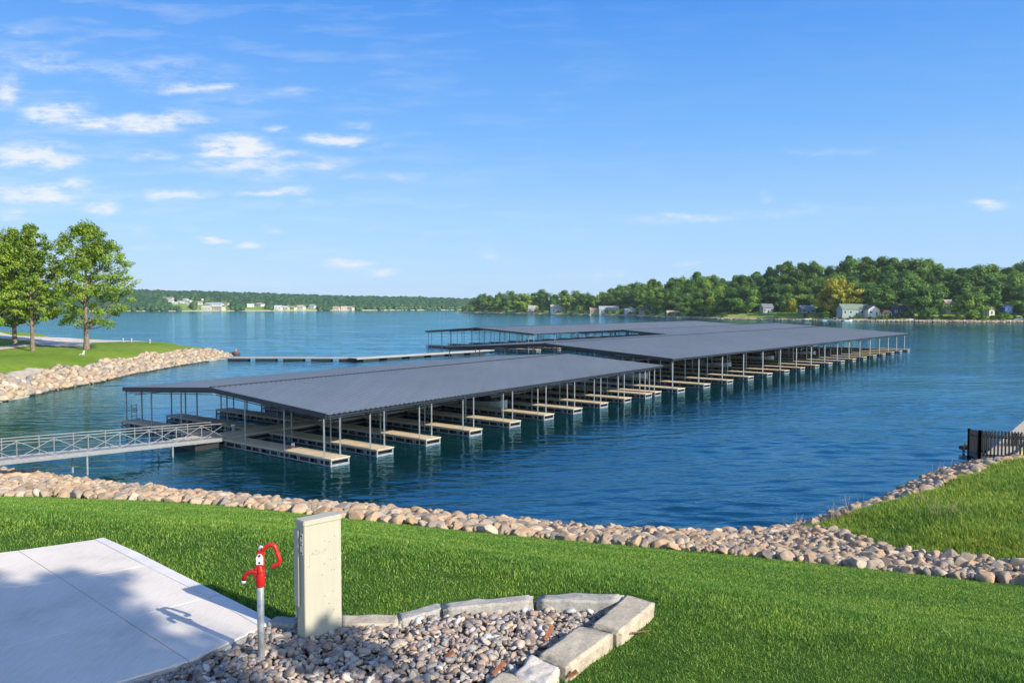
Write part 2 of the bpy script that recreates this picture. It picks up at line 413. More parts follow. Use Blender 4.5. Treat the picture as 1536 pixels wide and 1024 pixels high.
HYD = P(392, 985, 7.33); PED = P(481, 957, 7.33)
pad_poly = [P(155, 805, 7.36), P(205, 826, 7.36), P(250, 849, 7.36), P(330, 889, 7.36), P(416, 931, 7.36), P(399, 941, 7.36), P(280, 990, 7.36), P(150, 1034, 7.36), P(-60, 1100, 7.36), P(-420, 1080, 7.36), P(-420, 875, 7.36), P(0, 827, 7.36)]
bed_poly = [P(399, 941, 7.3), P(440, 945, 7.3), P(512, 943, 7.3), P(600, 940, 7.3), P(690, 912, 7.3), P(800, 902, 7.3), P(935, 900, 7.3), P(900, 935, 7.3), P(820, 985, 7.3), P(760, 1015, 7.3), P(700, 1045, 7.3), P(640, 1090, 7.3), P(0, 1130, 7.3), P(150, 1034, 7.3), P(280, 990, 7.3)]
kerb_poly = [P(396, 930, 7.3), P(440, 928, 7.3), P(512, 926, 7.3), P(600, 921, 7.3), P(665, 903, 7.3), P(800, 890, 7.3), P(935, 888, 7.3), P(990, 897, 7.3), P(985, 915, 7.3), P(925, 962, 7.3), P(845, 1015, 7.3), P(790, 1060, 7.3), P(700, 1100, 7.3), P(0, 1130, 7.3)]
kerb_out = kerb_poly
def wall_y(W, x): return np.interp(x, [w[0] for w in W], [w[1] for w in W])
def _keep(x, y, z): return z > -1.6
ground_me = grid_mesh('ground', HN, -75, 70, -14, 78, .5, M['ground'], _keep)
ground_me.materials.append(M['soil'])
rock_zone = Ew[:]+Finner[::-1][:1]+Finner[::-1][1:]+[P(1205, 794, 0)]+Ww[:14][::-1]
cx = np.empty(len(ground_me.polygons)*3); ground_me.polygons.foreach_get('center', cx); cx = cx.reshape(-1, 3)
mi = (inpoly(cx[:, 0], cx[:, 1], rock_zone) | inpoly(cx[:, 0], cx[:, 1], bed_poly) | (cx[:, 2] < .45)).astype(np.int32)
ground_me.polygons.foreach_set('material_index', mi)
# sink the ground a little beneath the patio and the gravel bed
co = np.empty(len(ground_me.vertices)*3, np.float32); ground_me.vertices.foreach_get('co', co); co = co.reshape(-1, 3)
m_ = inpoly(co[:, 0], co[:, 1], pad_poly) | inpoly(co[:, 0], co[:, 1], bed_poly); co[m_, 2] = 7.2
nearpad = (co[:, 1] > 2) & (co[:, 1] < 9.8) & (abs(co[:, 0]) < 8); co[nearpad, 2] = np.minimum(co[nearpad, 2], 7.3)
ground_me.vertices.foreach_set('co', co.ravel()); ground_me.update()
tag(ob('ground', ground_me), kind='structure')

# water
def water_mesh():
    r = np.random.default_rng(3); d = np.exp(np.arange(math.log(26), math.log(7000), .0047)); U_ = np.linspace(-1.25, 1.25, 960)
    D, UU = np.meshgrid(d, U_, indexing='ij'); X = (D*UU).astype(np.float32); Y = D.astype(np.float32); st = .0047*d*1.0
    Zw = np.zeros_like(X); Zl = np.zeros_like(X)
    for lo, hi, n, slope in ((.45, 1.1, 34, .145), (1.1, 2.3, 22, .075), (2.3, 6, 12, .018), (6, 30, 8, .006)):
        for _ in range(n):
            lam = math.exp(r.uniform(math.log(lo), math.log(hi))); k = 2*math.pi/lam; a = slope*math.sqrt(2/n)/k; th = r.normal(R(94), .36)
            at = np.clip((lam/st-2.6)/3, 0, 1); m = at > 0
            if m.any(): Zw[m] += (a*at[m])[:, None]*np.sin(k*math.cos(th)*X[m]+k*math.sin(th)*Y[m]+r.uniform(0, 6.28)).astype(np.float32)
    g = np.zeros_like(X)
    for _ in range(10):
        lx, ly = r.uniform(30, 160), r.uniform(10, 45); g += np.sin(X*2*math.pi/lx*r.choice([-1, 1])+Y*2*math.pi/ly+r.uniform(0, 6.28)).astype(np.float32)
    pr = (X+11)*.79-(Y-50)*.61; al = (X+11)*.61+(Y-50)*.79; lee = np.interp(pr, [-60, -45, 0, 6, 24], [1, .45, .42, .5, 1]); lee = 1-(1-lee)*np.clip(np.minimum((al+25)/15, (185-al)/20), 0, 1)
    Zw *= np.clip(.95+.09*g, .6, 1.25)*lee.astype(np.float32)
    V = np.stack([X.ravel(), Y.ravel(), Zw.ravel()], 1); nr, nc = X.shape; idx = np.arange(nr*nc).reshape(nr, nc)
    q = np.stack([idx[:-1, :-1], idx[:-1, 1:], idx[1:, 1:], idx[1:, :-1]], -1).reshape(-1, 4)
    n0 = len(V); u = 1.25; ex = np.array([(-u*26, 26, 0), (u*26, 26, 0), (-u*d[-1], d[-1], 0), (u*d[-1], d[-1], 0), (-12000, d[-1], 0), (-12000, -80, 0), (12000, -80, 0), (12000, d[-1], 0), (0, -80, 0)])
    V = np.r_[V, ex]; q2 = np.array([(n0+5, n0, n0+2, n0+4), (n0+6, n0+7, n0+3, n0+1), (n0+5, n0+8, n0+1, n0), (n0+8, n0+6, n0+1, n0+1)])[:3]
    q2 = np.r_[q2, [[n0+8, n0+6, n0+1, n0+8]]][:3]
    V = np.r_[V, [(0, 26, 0)]]; q2 = np.array([(n0+5, n0, n0+2, n0+4), (n0+6, n0+7, n0+3, n0+1), (n0+5, n0+8, n0+9, n0), (n0+8, n0+6, n0+1, n0+9)])
    return np_mesh('water', V, np.r_[q, q2], M['water'], True)
tag(ob('water', water_mesh()), kind='structure')

# riprap
def sample_zone(poly, n, rng, bounds=None):
    xs = [p[0] for p in poly]; ys = [p[1] for p in poly]; b = bounds or (min(xs), max(xs), min(ys), max(ys))
    out = []
    while sum(len(o) for o in out) < n:
        x = rng.uniform(b[0], b[1], n*3); y = rng.uniform(b[2], b[3], n*3); k = inpoly(x, y, poly)
        out.append(np.stack([x[k], y[k]], 1))
    return np.concatenate(out)[:n]
def thin(p, r):   # dart throwing with radius per point
    cell = {}; keep = []; g = max(r)*2
    for i in range(len(p)):
        cx_, cy_ = int(p[i][0]//g), int(p[i][1]//g); ok = True
        for a in (-1, 0, 1):
            for b in (-1, 0, 1):
                for j in cell.get((cx_+a, cy_+b), ()):
                    if (p[i][0]-p[j][0])**2+(p[i][1]-p[j][1])**2 < ((r[i]+r[j])*.5)**2: ok = False; break
                if not ok: break
            if not ok: break
        if ok: keep.append(i); cell.setdefault((cx_, cy_), []).append(i)
    return np.array(keep)
band_main = Ew[2:13]+[P(1205, 794, 0)]+Ww[2:14][::-1]
swale = Ew[11:]+Finner[::-1]+[P(1160, 800, .3)]
bank_band = [Ww[i] for i in range(13, 22)]+[P(1540, 690, .9), Bank[6], Bank[5], Bank[4], Bank[3], Bank[2], Bank[1], Bank[0]]
pts, rad = [], []
for poly, n, r0, r1 in ((band_main, 46000, .16, .42), (swale, 16000, .14, .34), (bank_band, 10000, .18, .42)):
    p = sample_zone(poly, n, RNG); r = RNG.uniform(r0, r1, n)**1.0
    order = np.argsort(-r+RNG.uniform(-.18, .18, n)); p, r = p[order], r[order]
    k = thin(p, r*1.18); pts.append(p[k]); rad.append(r[k])
pts = np.concatenate(pts); rad = np.concatenate(rad)
z = HN(pts[:, 0], pts[:, 1])
pos = np.c_[pts, np.maximum(z, -.15)+rad*.18]
appar = rad/np.hypot(pos[:, 0], pos[:, 1]); vis = np.abs(pos[:, 0]/pos[:, 1]) < .67
rank = np.argsort(-(appar*vis)); top = rank[:300]; rest = rank[300:]
rocks = [np_mesh('riprap_rock', *rock_shape(100+i, 4, .78, 12, .03, .5), M['rip_o'], True) for i in range(16)]
bigs = set(rank[:3])
for n_, i in enumerate(top):
    o = ob('riprap_rock', rocks[n_ % 16], None, pos[i], tuple(RNG.normal(0, .22, 2))+(RNG.uniform(0, 6.28),), (rad[i]*1.12,)*3)
    tag(o, 'weathered tan and grey boulder in the riprap band along the near grass bank', 'rock', 'riprap boulders along the near shore')
shapes2 = [rock_shape(300+i, 3, .8, 11, .04, .42) for i in range(10)]
tag(ob('riprap', scatter_mesh('riprap', shapes2, pos[rest], rad[rest]*1.12, M['rip_a'], RNG, .25)), 'smaller and farther tan boulders filling the near shore riprap', 'rocks', None, 'stuff')
# small chips between the boulders
p = np.concatenate([sample_zone(q, n, RNG) for q, n in ((band_main, 3500), (swale, 1800), (bank_band, 700))]); zz = np.maximum(HN(p[:, 0], p[:, 1]), -.2)+.1
tag(ob('rubble', scatter_mesh('rubble', [rock_shape(500+i, 1, .7, 5, .05) for i in range(6)], np.c_[p, zz], RNG.uniform(.1, .24, len(p)), M['rip_a'], RNG, .5)),
    'small stones and rubble packed between the near shore boulders', 'rubble', None, 'stuff')

# ------------------------------------------------------------------ patio slab
M['joint'] = plain('joint_filler', (.40, .385, .37), .9)
pm = MB(); pm.prism([(a, b) for a, b, c in pad_poly], 7.12, 7.345)
pado = pm.build('patio', M['joint'], bevel=.0); tag(pado, kind='structure')
def panel(pxs, name='patio_panel', mat='concrete', inset=.0022, z1=7.36):
    pts_ = [Vector(P(a, b, z1)[:2]) for a, b in pxs]; c = sum(pts_, Vector((0, 0)))/len(pts_)
    out = []
    for q in pts_:
        d = (c-q); out.append(q+d.normalized()*inset*1.3)
    mb = MB(); mb.prism([(q.x, q.y) for q in out], 7.335, z1)
    return mb.mesh(name, M[mat], bevel=.003)
A1, A2, A3, A4 = (27, 825), (97, 870), (186, 928), (283, 990)
E1, E2, E3, E4 = (142, 808.5), (218, 847.5), (313, 895), (389, 938.5)
L1, L2, L3, L4 = (-250, 858), (-240, 912), (-230, 1024), (-150, 1110)
for pxs in ([A1, E1, E2, A2], [A2, E2, E3, A3], [A3, E3, E4, (386, 943), A4], [L1, A1, A2, L2], [L2, A2, A3, L3], [L3, A3, A4, (192, 1017), (60, 1060), L4]):
    ob('patio_panel', panel(pxs), pado)
for pxs in ([(142, 808), (155, 805.3), (205, 826.5), (250, 849.5), (218, 847)], [(219, 848), (251, 850), (330, 889.5), (313, 894.5)], [(314, 895.5), (331, 890), (415, 931.5), (389, 938)]):
    ob('patio_border', panel(pxs, 'patio_border', 'smooth_concrete', .002, 7.364), pado)

# ------------------------------------------------------------------ gravel bed
gp = sample_zone([q[:2] for q in bed_poly], 7600, RNG, (-4.6, 1.6, 3.9, 7.9))
lay = RNG.uniform(0, 1, len(gp))
size = np.clip(RNG.gamma(6, .0050, len(gp)), .014, .055)
gz = 7.245+lay*.075+np.clip((.6-np.hypot(gp[:, 0]+1.2, gp[:, 1]-6.0)*.4), 0, .3)*.12
pshapes = [rock_shape(700+i, 2, .55, 5, .04) for i in range(14)]
def over(x, y): return (np.abs(x-PED[0]) < .2) & (np.abs(y-PED[1]) < .12)
tag(ob('gravel', scatter_mesh('gravel', pshapes, np.c_[gp, gz], size, M['pebble'], RNG, .45)), 'grey and tan river pebbles filling the bed around the hydrant and the utility box', 'gravel', None, 'stuff')
bb = MB(); bb.prism([(a, b) for a, b, c in bed_poly], 7.1, 7.225); tag(bb.build('gravel_base', M['soil']), kind='structure')

# ------------------------------------------------------------------ kerb stones
def stone(name, quad, z0, z1, mat, seed, label, rough=.012, cat='stone block', group=None):
    """block from four footprint corners, gently eroded"""
    n = 14; c = [Vector(q[:2]) for q in quad]
    bm = bmesh.new(); bmesh.ops.create_cube(bm, size=2)
    bmesh.ops.bevel(bm, geom=list(bm.edges), offset=.10, segments=2, affect='EDGES')
    bmesh.ops.subdivide_edges(bm, edges=[e for e in bm.edges if e.calc_length() > .5], cuts=n, use_grid_fill=True)
    V = np.array([v.co[:] for v in bm.verts])
    s, t, h = (V[:, 0]+1)/2, (V[:, 1]+1)/2, (V[:, 2]+1)/2
    C = np.array([q[:] for q in c])
    xy = ((1-s)*(1-t))[:, None]*C[0]+(s*(1-t))[:, None]*C[1]+(s*t)[:, None]*C[2]+((1-s)*t)[:, None]*C[3]
    W = np.c_[xy, z0+(z1-z0)*h]
    nn = smooth_noise(W, seed, 9, 4); n2 = smooth_noise(W, seed+9, 30, 2)
    ctr = W.mean(0); d = W-ctr; d /= np.linalg.norm(d, axis=1)[:, None]
    W += d*(nn*rough+n2*rough*.4)[:, None]
    for v, w in zip(bm.verts, W): v.co = w-np.array([ctr[0], ctr[1], z0])
    me = bpy.data.meshes.new(name); bmesh.ops.recalc_face_normals(bm, faces=bm.faces); bm.to_mesh(me); bm.free()
    for p_ in me.polygons: p_.use_smooth = True
    me.materials.append(M[mat]); o = ob(name, me, None, (ctr[0], ctr[1], z0)); return tag(o, label, cat, group or 'stone edging round the pebble bed')
T = 7.44
def Q(*pp, z=T): return [P(a, b, z) for a, b in pp]
stone('edging_stone', Q((400, 934), (446, 937), (446, 925), (412, 925), z=7.375), 7.18, 7.38, 'lime_grey', 1, 'small rounded grey stone wedged between the patio corner and the utility box', .01)
stone('edging_stone', Q((506, 935), (602, 935), (604, 920), (506, 921), z=7.375), 7.18, 7.375, 'lime', 2, 'low pale edging stone just right of the utility box', .01)
stone('edging_stone', Q((600, 932), (668, 912), (658, 905), (594, 921), z=7.375), 7.18, 7.385, 'lime_grey', 3, 'short angled grey edging stone left of the long back stones', .01)
stone('edging_stone', Q((665, 913), (801, 900), (801, 891), (660, 905), z=7.395), 7.18, 7.40, 'lime_grey', 4, 'long grey edging stone at the back left of the pebble bed', .012)
stone('edging_stone', Q((804, 899), (926, 902), (937, 890), (808, 891), z=7.405), 7.18, 7.41, 'lime_grey', 5, 'long grey edging stone at the back right with its face in shade', .012)
stone('edging_stone', Q((887, 937), (928, 950), (985, 903), (940, 890), z=7.415), 7.18, 7.42, 'lime', 6, 'tan limestone block at the far right corner of the pebble bed', .012)
stone('edging_stone', Q((805, 983), (852, 1000), (921, 950), (868, 937), z=7.415), 7.16, 7.42, 'lime', 7, 'rough tan limestone block between the corner block and the white stone', .014)
stone('edging_stone', Q((768, 1012), (818, 1032), (843, 998), (796, 982), z=7.405), 7.16, 7.41, 'lime_white', 8, 'chalky white limestone block near the bottom edge', .02)
stone('edging_stone', Q((700, 1050), (770, 1068), (806, 1022), (752, 1005), z=7.395), 7.16, 7.40, 'lime', 9, 'smooth tan stone at the very bottom beside the white block', .012)

# wood chips and twigs
for (px, py, a, L_, m_, nm, lab) in ((823, 950, 1.1, .16, 'chip', 'wood_chip', 'orange bark chip standing in the pebbles near the tan block'), (748, 1003, .7, .13, 'chip', 'wood_chip', 'orange bark chip lying in the pebbles near the bottom'),
                            (675, 983, .3, .09, 'chip', 'wood_chip', 'small pale bark chip on the pebbles left of the others'), (860, 1012, .2, .08, 'chip', 'wood_chip', 'brown bark chip on the grass beside the stone edging')):
    x, y, z_ = P(px, py, 7.36); mb = MB(); mb.quadbox([(-L_/2, -.012, 0), (L_/2, -.02, .01), (L_/2*.9, .02, .012), (-L_/2, .014, .004), (-L_/2, -.01, .014), (L_/2*.95, -.016, .022), (L_/2*.85, .016, .024), (-L_/2*.9, .012, .016)])
    tag(mb.build(nm, M[m_], None, (x, y, z_), (R(12), R(-25), a)), lab, 'wood chip')
tw = MB(); a = Vector(P(930, 957, 7.32)); b = Vector(P(975, 945, 7.34)); tw.tube([a, a*.6+b*.4+Vector((0, 0, .02)), b], [.008, .007, .004], 6)
tag(tw.build('twig', M['twig']), 'thin brown twig on the grass by the tan stone block', 'twig')

# ------------------------------------------------------------------ utility pedestal
ax = Vector((.215, .205, 0)).normalized(); ay = Vector((-ax.y, ax.x, 0))   # wide face runs along ax, narrow face along ay
root = empty('utility_pedestal', (PED[0], PED[1], 7.2), math.atan2(ax.y, ax.x), label='cream metal utility box standing in the pebbles right of the red hydrant', cat='utility box')
# local x: along wide face; local -y: faces camera-right
pr = P(458, 963, 7.33); n0 = Vector((pr[0]-PED[0], pr[1]-PED[1], 0)); lx = n0.dot(ax); ly = n0.dot(ay)
Wd, Dp, Hh = .335, .125, 1.10
x0 = lx; y0 = ly
b_ = MB(); b_.box(x0, x0+Wd, y0, y0+Dp, 0, Hh-.038); b_.build('cabinet', M['box'], root, bevel=.004)
t_ = MB(); t_.box(x0-.007, x0+Wd+.007, y0-.007, y0+Dp+.007, Hh-.040, Hh+.003)
t_.build('lid', M['box'], root, bevel=.006)
d_ = MB(); d_.box(x0+.02, x0+Wd-.02, y0+Dp, y0+Dp+.014, .42, Hh-.09); d_.build('door', M['box'], root, bevel=.003)
d_ = MB(); d_.box(x0-.016, x0, y0+.07, y0+Dp+.018, .40, Hh-.08); d_.box(x0-.012, x0, y0+Dp-.01, y0+Dp+.012, .30, .38); d_.build('hinge_flange', M['box'], root, bevel=.003)
s_ = MB(); s_.box(x0-.0035, x0, y0+.018, y0+.055, Hh-.27, Hh-.10); sg = s_.build('warning_label', M['white'], root)
s_ = MB()
s_.prism([(y0+.024, 0), (y0+.049, 0), (y0+.049, 0), (y0+.024, 0)], 0, 0) if False else None
for (ya, yb, za, zb) in ((.0235, .0495, -.178, -.115), (.0235, .0495, -.262, -.192)):
    s_.box(x0-.0055, x0-.0035, y0+ya, y0+yb, Hh+za, Hh+zb)
s_.build('label_print', M['under'], sg)
s_ = MB(); s_.bar((x0-.0065, y0+.036, Hh-.125), (x0-.0065, y0+.040, Hh-.150), .006, .003); s_.bar((x0-.0065, y0+.033, Hh-.148), (x0-.0065, y0+.037, Hh-.170), .006, .003)
s_.bar((x0-.0065, y0+.0365, Hh-.20), (x0-.0065, y0+.0365, Hh-.25), .006, .003); s_.build('label_symbol', M['white'], sg)
rv = MB()
for i, (fx, fz) in enumerate(((.55, .83), (.68, .815), (.82, .85), (.53, .66), (.7, .68), (.85, .68), (.12, .665), (.48, .58), (.72, .6), (.8, .6), (.53, .42), (.76, .44), (.65, .355), (.55, .27), (.78, .30), (.3, .16), (.83, .15), (.93, .22))):
    xx, zz_ = x0+Wd*fx, Hh*fz; rv.tube([(xx, y0+.001, zz_), (xx, y0-.004, zz_)], .0042, 8)
rv.build('rivet', M['steel'], root)
sm = MB()   # scuffed scratches near the old label
rs = random.Random(4)
for i in range(34):
    xx = x0+Wd*(.18+.40*rs.random()); zz_ = Hh*(.745+.035*rs.random()-.02*(xx-x0)/Wd); sm.box(xx, xx+.003+.008*rs.random(), y0-.0012, y0+.001, zz_, zz_+.0015+.003*rs.random())
for i in range(7):
    xx = x0+Wd*(.13+.01*rs.random()); zz_ = Hh*(.67+.012*i); sm.box(xx, xx+.002, y0-.0012, y0+.001, zz_, zz_+.008)
sm.build('scratch', plain('scuffed_paint', (.26, .25, .20), .7), root)

# ------------------------------------------------------------------ yard hydrant
hr = empty('yard_hydrant', (HYD[0], HYD[1], 7.2), 0, label='red yard hydrant with a looped handle on a grey steel pipe', cat='hydrant')
S = .83/165*1.04
def h2(dx, dy, off=0): return (dx*S, off, .13+dy*S)   # photo offsets from the pipe foot
q = MB(); q.tube([(0, 0, 0), h2(0, 112)], .0262, 18); q.build('pipe', M['galv'], hr, smooth=True)
q = MB(); q.tube([h2(0, 104), h2(0, 108), h2(0, 116), h2(1, 122), h2(2, 126)], [.029, .034, .036, .033, .026], 16); q.tube([h2(1, 118), h2(1, 128), h2(0, 136)], [.032, .029, .020], 14)
q.quadbox([Vector(h2(a, b, c)) for a, b, c in ((-9, 118, -.017), (6, 118, -.017), (6, 118, .017), (-9, 118, .017), (-3, 161, -.014), (6, 158, -.014), (6, 158, .014), (-3, 161, .014))])
head = q.build('head', M['red'], hr, bevel=.003)
for p_ in head.data.polygons: p_.use_smooth = False
q = MB(); q.tube([h2(-2, 125), h2(-9, 127), h2(-17, 126), h2(-22, 121), h2(-24, 114)], [.019, .017, .016, .0175, .019], 14); sp_ = q.build('spout', M['red'], hr, smooth=True)
q = MB(); q.tube([h2(-24, 114.5), h2(-24.4, 110)], [.017, .018], 14); q.build('spout_tip', M['white'], sp_, smooth=True)
pts_ = [h2(4, 158), h2(9, 163), h2(16, 166), h2(22, 163), h2(25, 154), h2(28, 146), h2(27.5, 139), h2(22, 136), h2(18, 134)]
def cat(pts, k=5):
    pts = [Vector(p) for p in pts]; out = []
    for i in range(len(pts)-1):
        p0, p1, p2, p3 = pts[max(i-1, 0)], pts[i], pts[i+1], pts[min(i+2, len(pts)-1)]
        for j in range(k):
            t = j/k; out.append(.5*((2*p1)+(-p0+p2)*t+(2*p0-5*p1+4*p2-p3)*t*t+(-p0+3*p1-3*p2+p3)*t**3))
    return out+[pts[-1]]
q = MB(); q.tube(cat(pts_), .0165, 12); q.build('handle', M['red'], hr, smooth=True)
q = MB(); q.tube([h2(1, 150, -.024), h2(1, 150, -.020)], .02, 18); q.box(h2(-4, 0)[0], h2(6, 0)[0], -.026, -.0195, h2(0, 138)[2], h2(0, 150)[2]); q.build('link_plate', M['white'], hr)
q = MB(); q.tube([h2(1, 151, -.03), h2(1, 151, .028)], .009, 12); q.tube([h2(1, 141, -.03), h2(1, 141, .028)], .008, 12); q.tube([h2(9, 121, 0), h2(13, 121, 0)], .012, 12); q.build('bolt', M['under'], hr)
q = MB(); q.tube([h2(-1, 159, -.02), h2(2, 164, -.01), h2(6, 161, 0)], [.012, .014, .011], 10); q.build('pivot_clevis', M['galv'], hr, smooth=True)

# ------------------------------------------------------------------ grass blades
def blades(name, polyfn, n, dmin, dmax, umax, w0, h0, mat, lab, rng, lean=.45, hvar=.4, k=6.0, pw=.8, ph=.45, umin=None, rkpow=1.0, patch=0):
    d = np.exp(rng.uniform(math.log(dmin), math.log(dmax), n)); u = rng.uniform(umin if umin is not None else -umax, umax, n)
    x, y = u*d, d
    m = polyfn(x, y); x, y, d = x[m], y[m], d[m]; n = len(x); z_ = HN(x, y)
    flat = (y < 9.6) & (np.abs(x) < 8); z_ = np.where(flat, np.minimum(z_, 7.3), z_)
    hv = 1+patch*smooth_noise(np.c_[x, y, 0*x], 5, .9, 3) if patch else 1
    w = w0*(d/k)**pw*rng.uniform(.7, 1.3, n); h = h0*np.maximum(1, d/k)**ph*rng.uniform(1-hvar, 1+hvar, n)*hv
    a = rng.uniform(0, 6.283, n); la = rng.uniform(0, 6.283, n); ll = np.abs(rng.normal(0, lean, n))*h
    dx, dy = np.cos(a)*w/2, np.sin(a)*w/2; lx_, ly_ = np.cos(la)*ll, np.sin(la)*ll
    z0_ = z_-.01
    v = np.stack([np.stack([x-dx, y-dy, z0_], 1), np.stack([x+dx, y+dy, z0_], 1),
                  np.stack([x+dx*.8+lx_*.35, y+dy*.8+ly_*.35, z0_+h*.6], 1), np.stack([x-dx*.8+lx_*.35, y-dy*.8+ly_*.35, z0_+h*.6], 1),
                  np.stack([x+lx_, y+ly_, z0_+h*.97], 1)], 1).reshape(-1, 3)
    b = np.arange(n)*5
    f = np.stack([np.stack([b, b+1, b+2], 1), np.stack([b, b+2, b+3], 1), np.stack([b+3, b+2, b+4], 1)], 1).reshape(-1, 3)
    rk = np.repeat(rng.uniform(0, 1, n)**rkpow, 5)
    return tag(ob(name, np_mesh(name, v, f, M[mat], False, rk)), lab, 'grass', None, 'stuff')
kp = [q[:2] for q in kerb_poly]; pp_ = [q[:2] for q in pad_poly]; rz = [q[:2] for q in rock_zone]
lawn_poly = [(e[0], e[1]+.1) for e in Ew]+[(45, 3), (45, -2), (-60, -2)]
def lawn_ok(x, y): return inpoly(x, y, lawn_poly) & ~inpoly(x, y, kp) & ~inpoly(x, y, pp_)
blades('lawn', lawn_ok, 900000, 4.6, 41, .80, .0046, .028, 'lawn_blade', 'short bright green mown lawn sloping down to the rocks', RNG, .6, .5, 6, .9, .35, rkpow=1.1)
wild = [q[:2] for q in Finner]+[q[:2] for q in Bank[::-1]]
def wild_ok(x, y): return inpoly(x, y, wild)
blades('wild_grass', wild_ok, 260000, 22, 50, .80, .020, .22, 'wild_blade', 'longer unmown grass on the bank at the right', RNG, .55, .55, 25, .6, .1, umin=.33, rkpow=1.2, patch=.55)
def edge_ok(x, y): return inpoly(x, y, rz) & (RNG.uniform(0, 1, x.shape) < .022*(HN(x, y) > .35))
blades('weed_tuft', edge_ok, 130000, 22, 44, .75, .022, .34, 'wild_blade', 'weeds sprouting between the shore boulders', RNG, .5, .5, 25, .4, .1)
# dry stalks
stk = MB(); rs = random.Random(11)
for cxp, cyp, n in ((1262, 772, 16), (1398, 800, 12), (1428, 806, 10), (1412, 700, 10), (1190, 792, 12), (1380, 770, 6)):
    for i in range(n):
        x, y, _ = P(cxp+rs.gauss(0, 9), cyp+rs.gauss(0, 3), 1.2); zg = float(HN(x, y)[0]); h = rs.uniform(.5, 1.1); l = rs.uniform(-.35, .35)
        stk.tube([(x, y, zg-.05), (x+l*.4, y, zg+h*.6), (x+l, y+.1, zg+h)], [.010, .008, .005], 4, False)
tag(stk.build('dry_stalks', plain('dry_stalk', (.36, .26, .16), .9, 0, .3, 3)), 'dry brown weed stalks standing on the grassy bank', 'weeds', None, 'stuff')
# ------------------------------------------------------------------ covered docks
def finger_meshes(L, w):
    d = MB(); d.box(-.12, L, -w/2-.05, w/2+.05, .455, .52)
    deck = d.mesh('finger', M['deck'], bevel=.015)
    f = MB()
    for s in (-1, 1):
        y = s*(w/2-.04)
        f.box(0, L, y-.035, y+.035, .36, .452); f.box(0, L, y-.03, y+.03, .03, .10)
        k = 0; x = .02
        while x < L:
            f.box(x-.035, x+.035, y-.028, y+.028, .10, .36)
            if k % 2: f.quadbox([Vector(p) for p in ((x+.10, y-.02, .12), (x+.18, y-.02, .12), (x+.18, y+.02, .12), (x+.10, y+.02, .12), (x+.18, y-.02, .34), (x+.28, y-.02, .34), (x+.28, y+.02, .34), (x+.18, y+.02, .34))])
            x += 1.05; k += 1
        f.box(-.06, .03, s*(w/2-.03)-.05, s*(w/2-.03)+.05, -.35, .452)
    f.box(-.07, -.01, -w/2+.05, w/2-.05, .02, .16); f.box(-.05, .01, -w/2+.05, w/2-.05, .38, .45)
    frame = f.mesh('frame', M['steel'])
    b = MB(); x = .35
    while x < L-.5: b.box(x, min(x+1.5, L-.1), -w/2+.13, w/2-.13, -.15, .33); x += 1.75
    flo = b.mesh('float', M['float'], bevel=.04)
    return deck, frame, flo
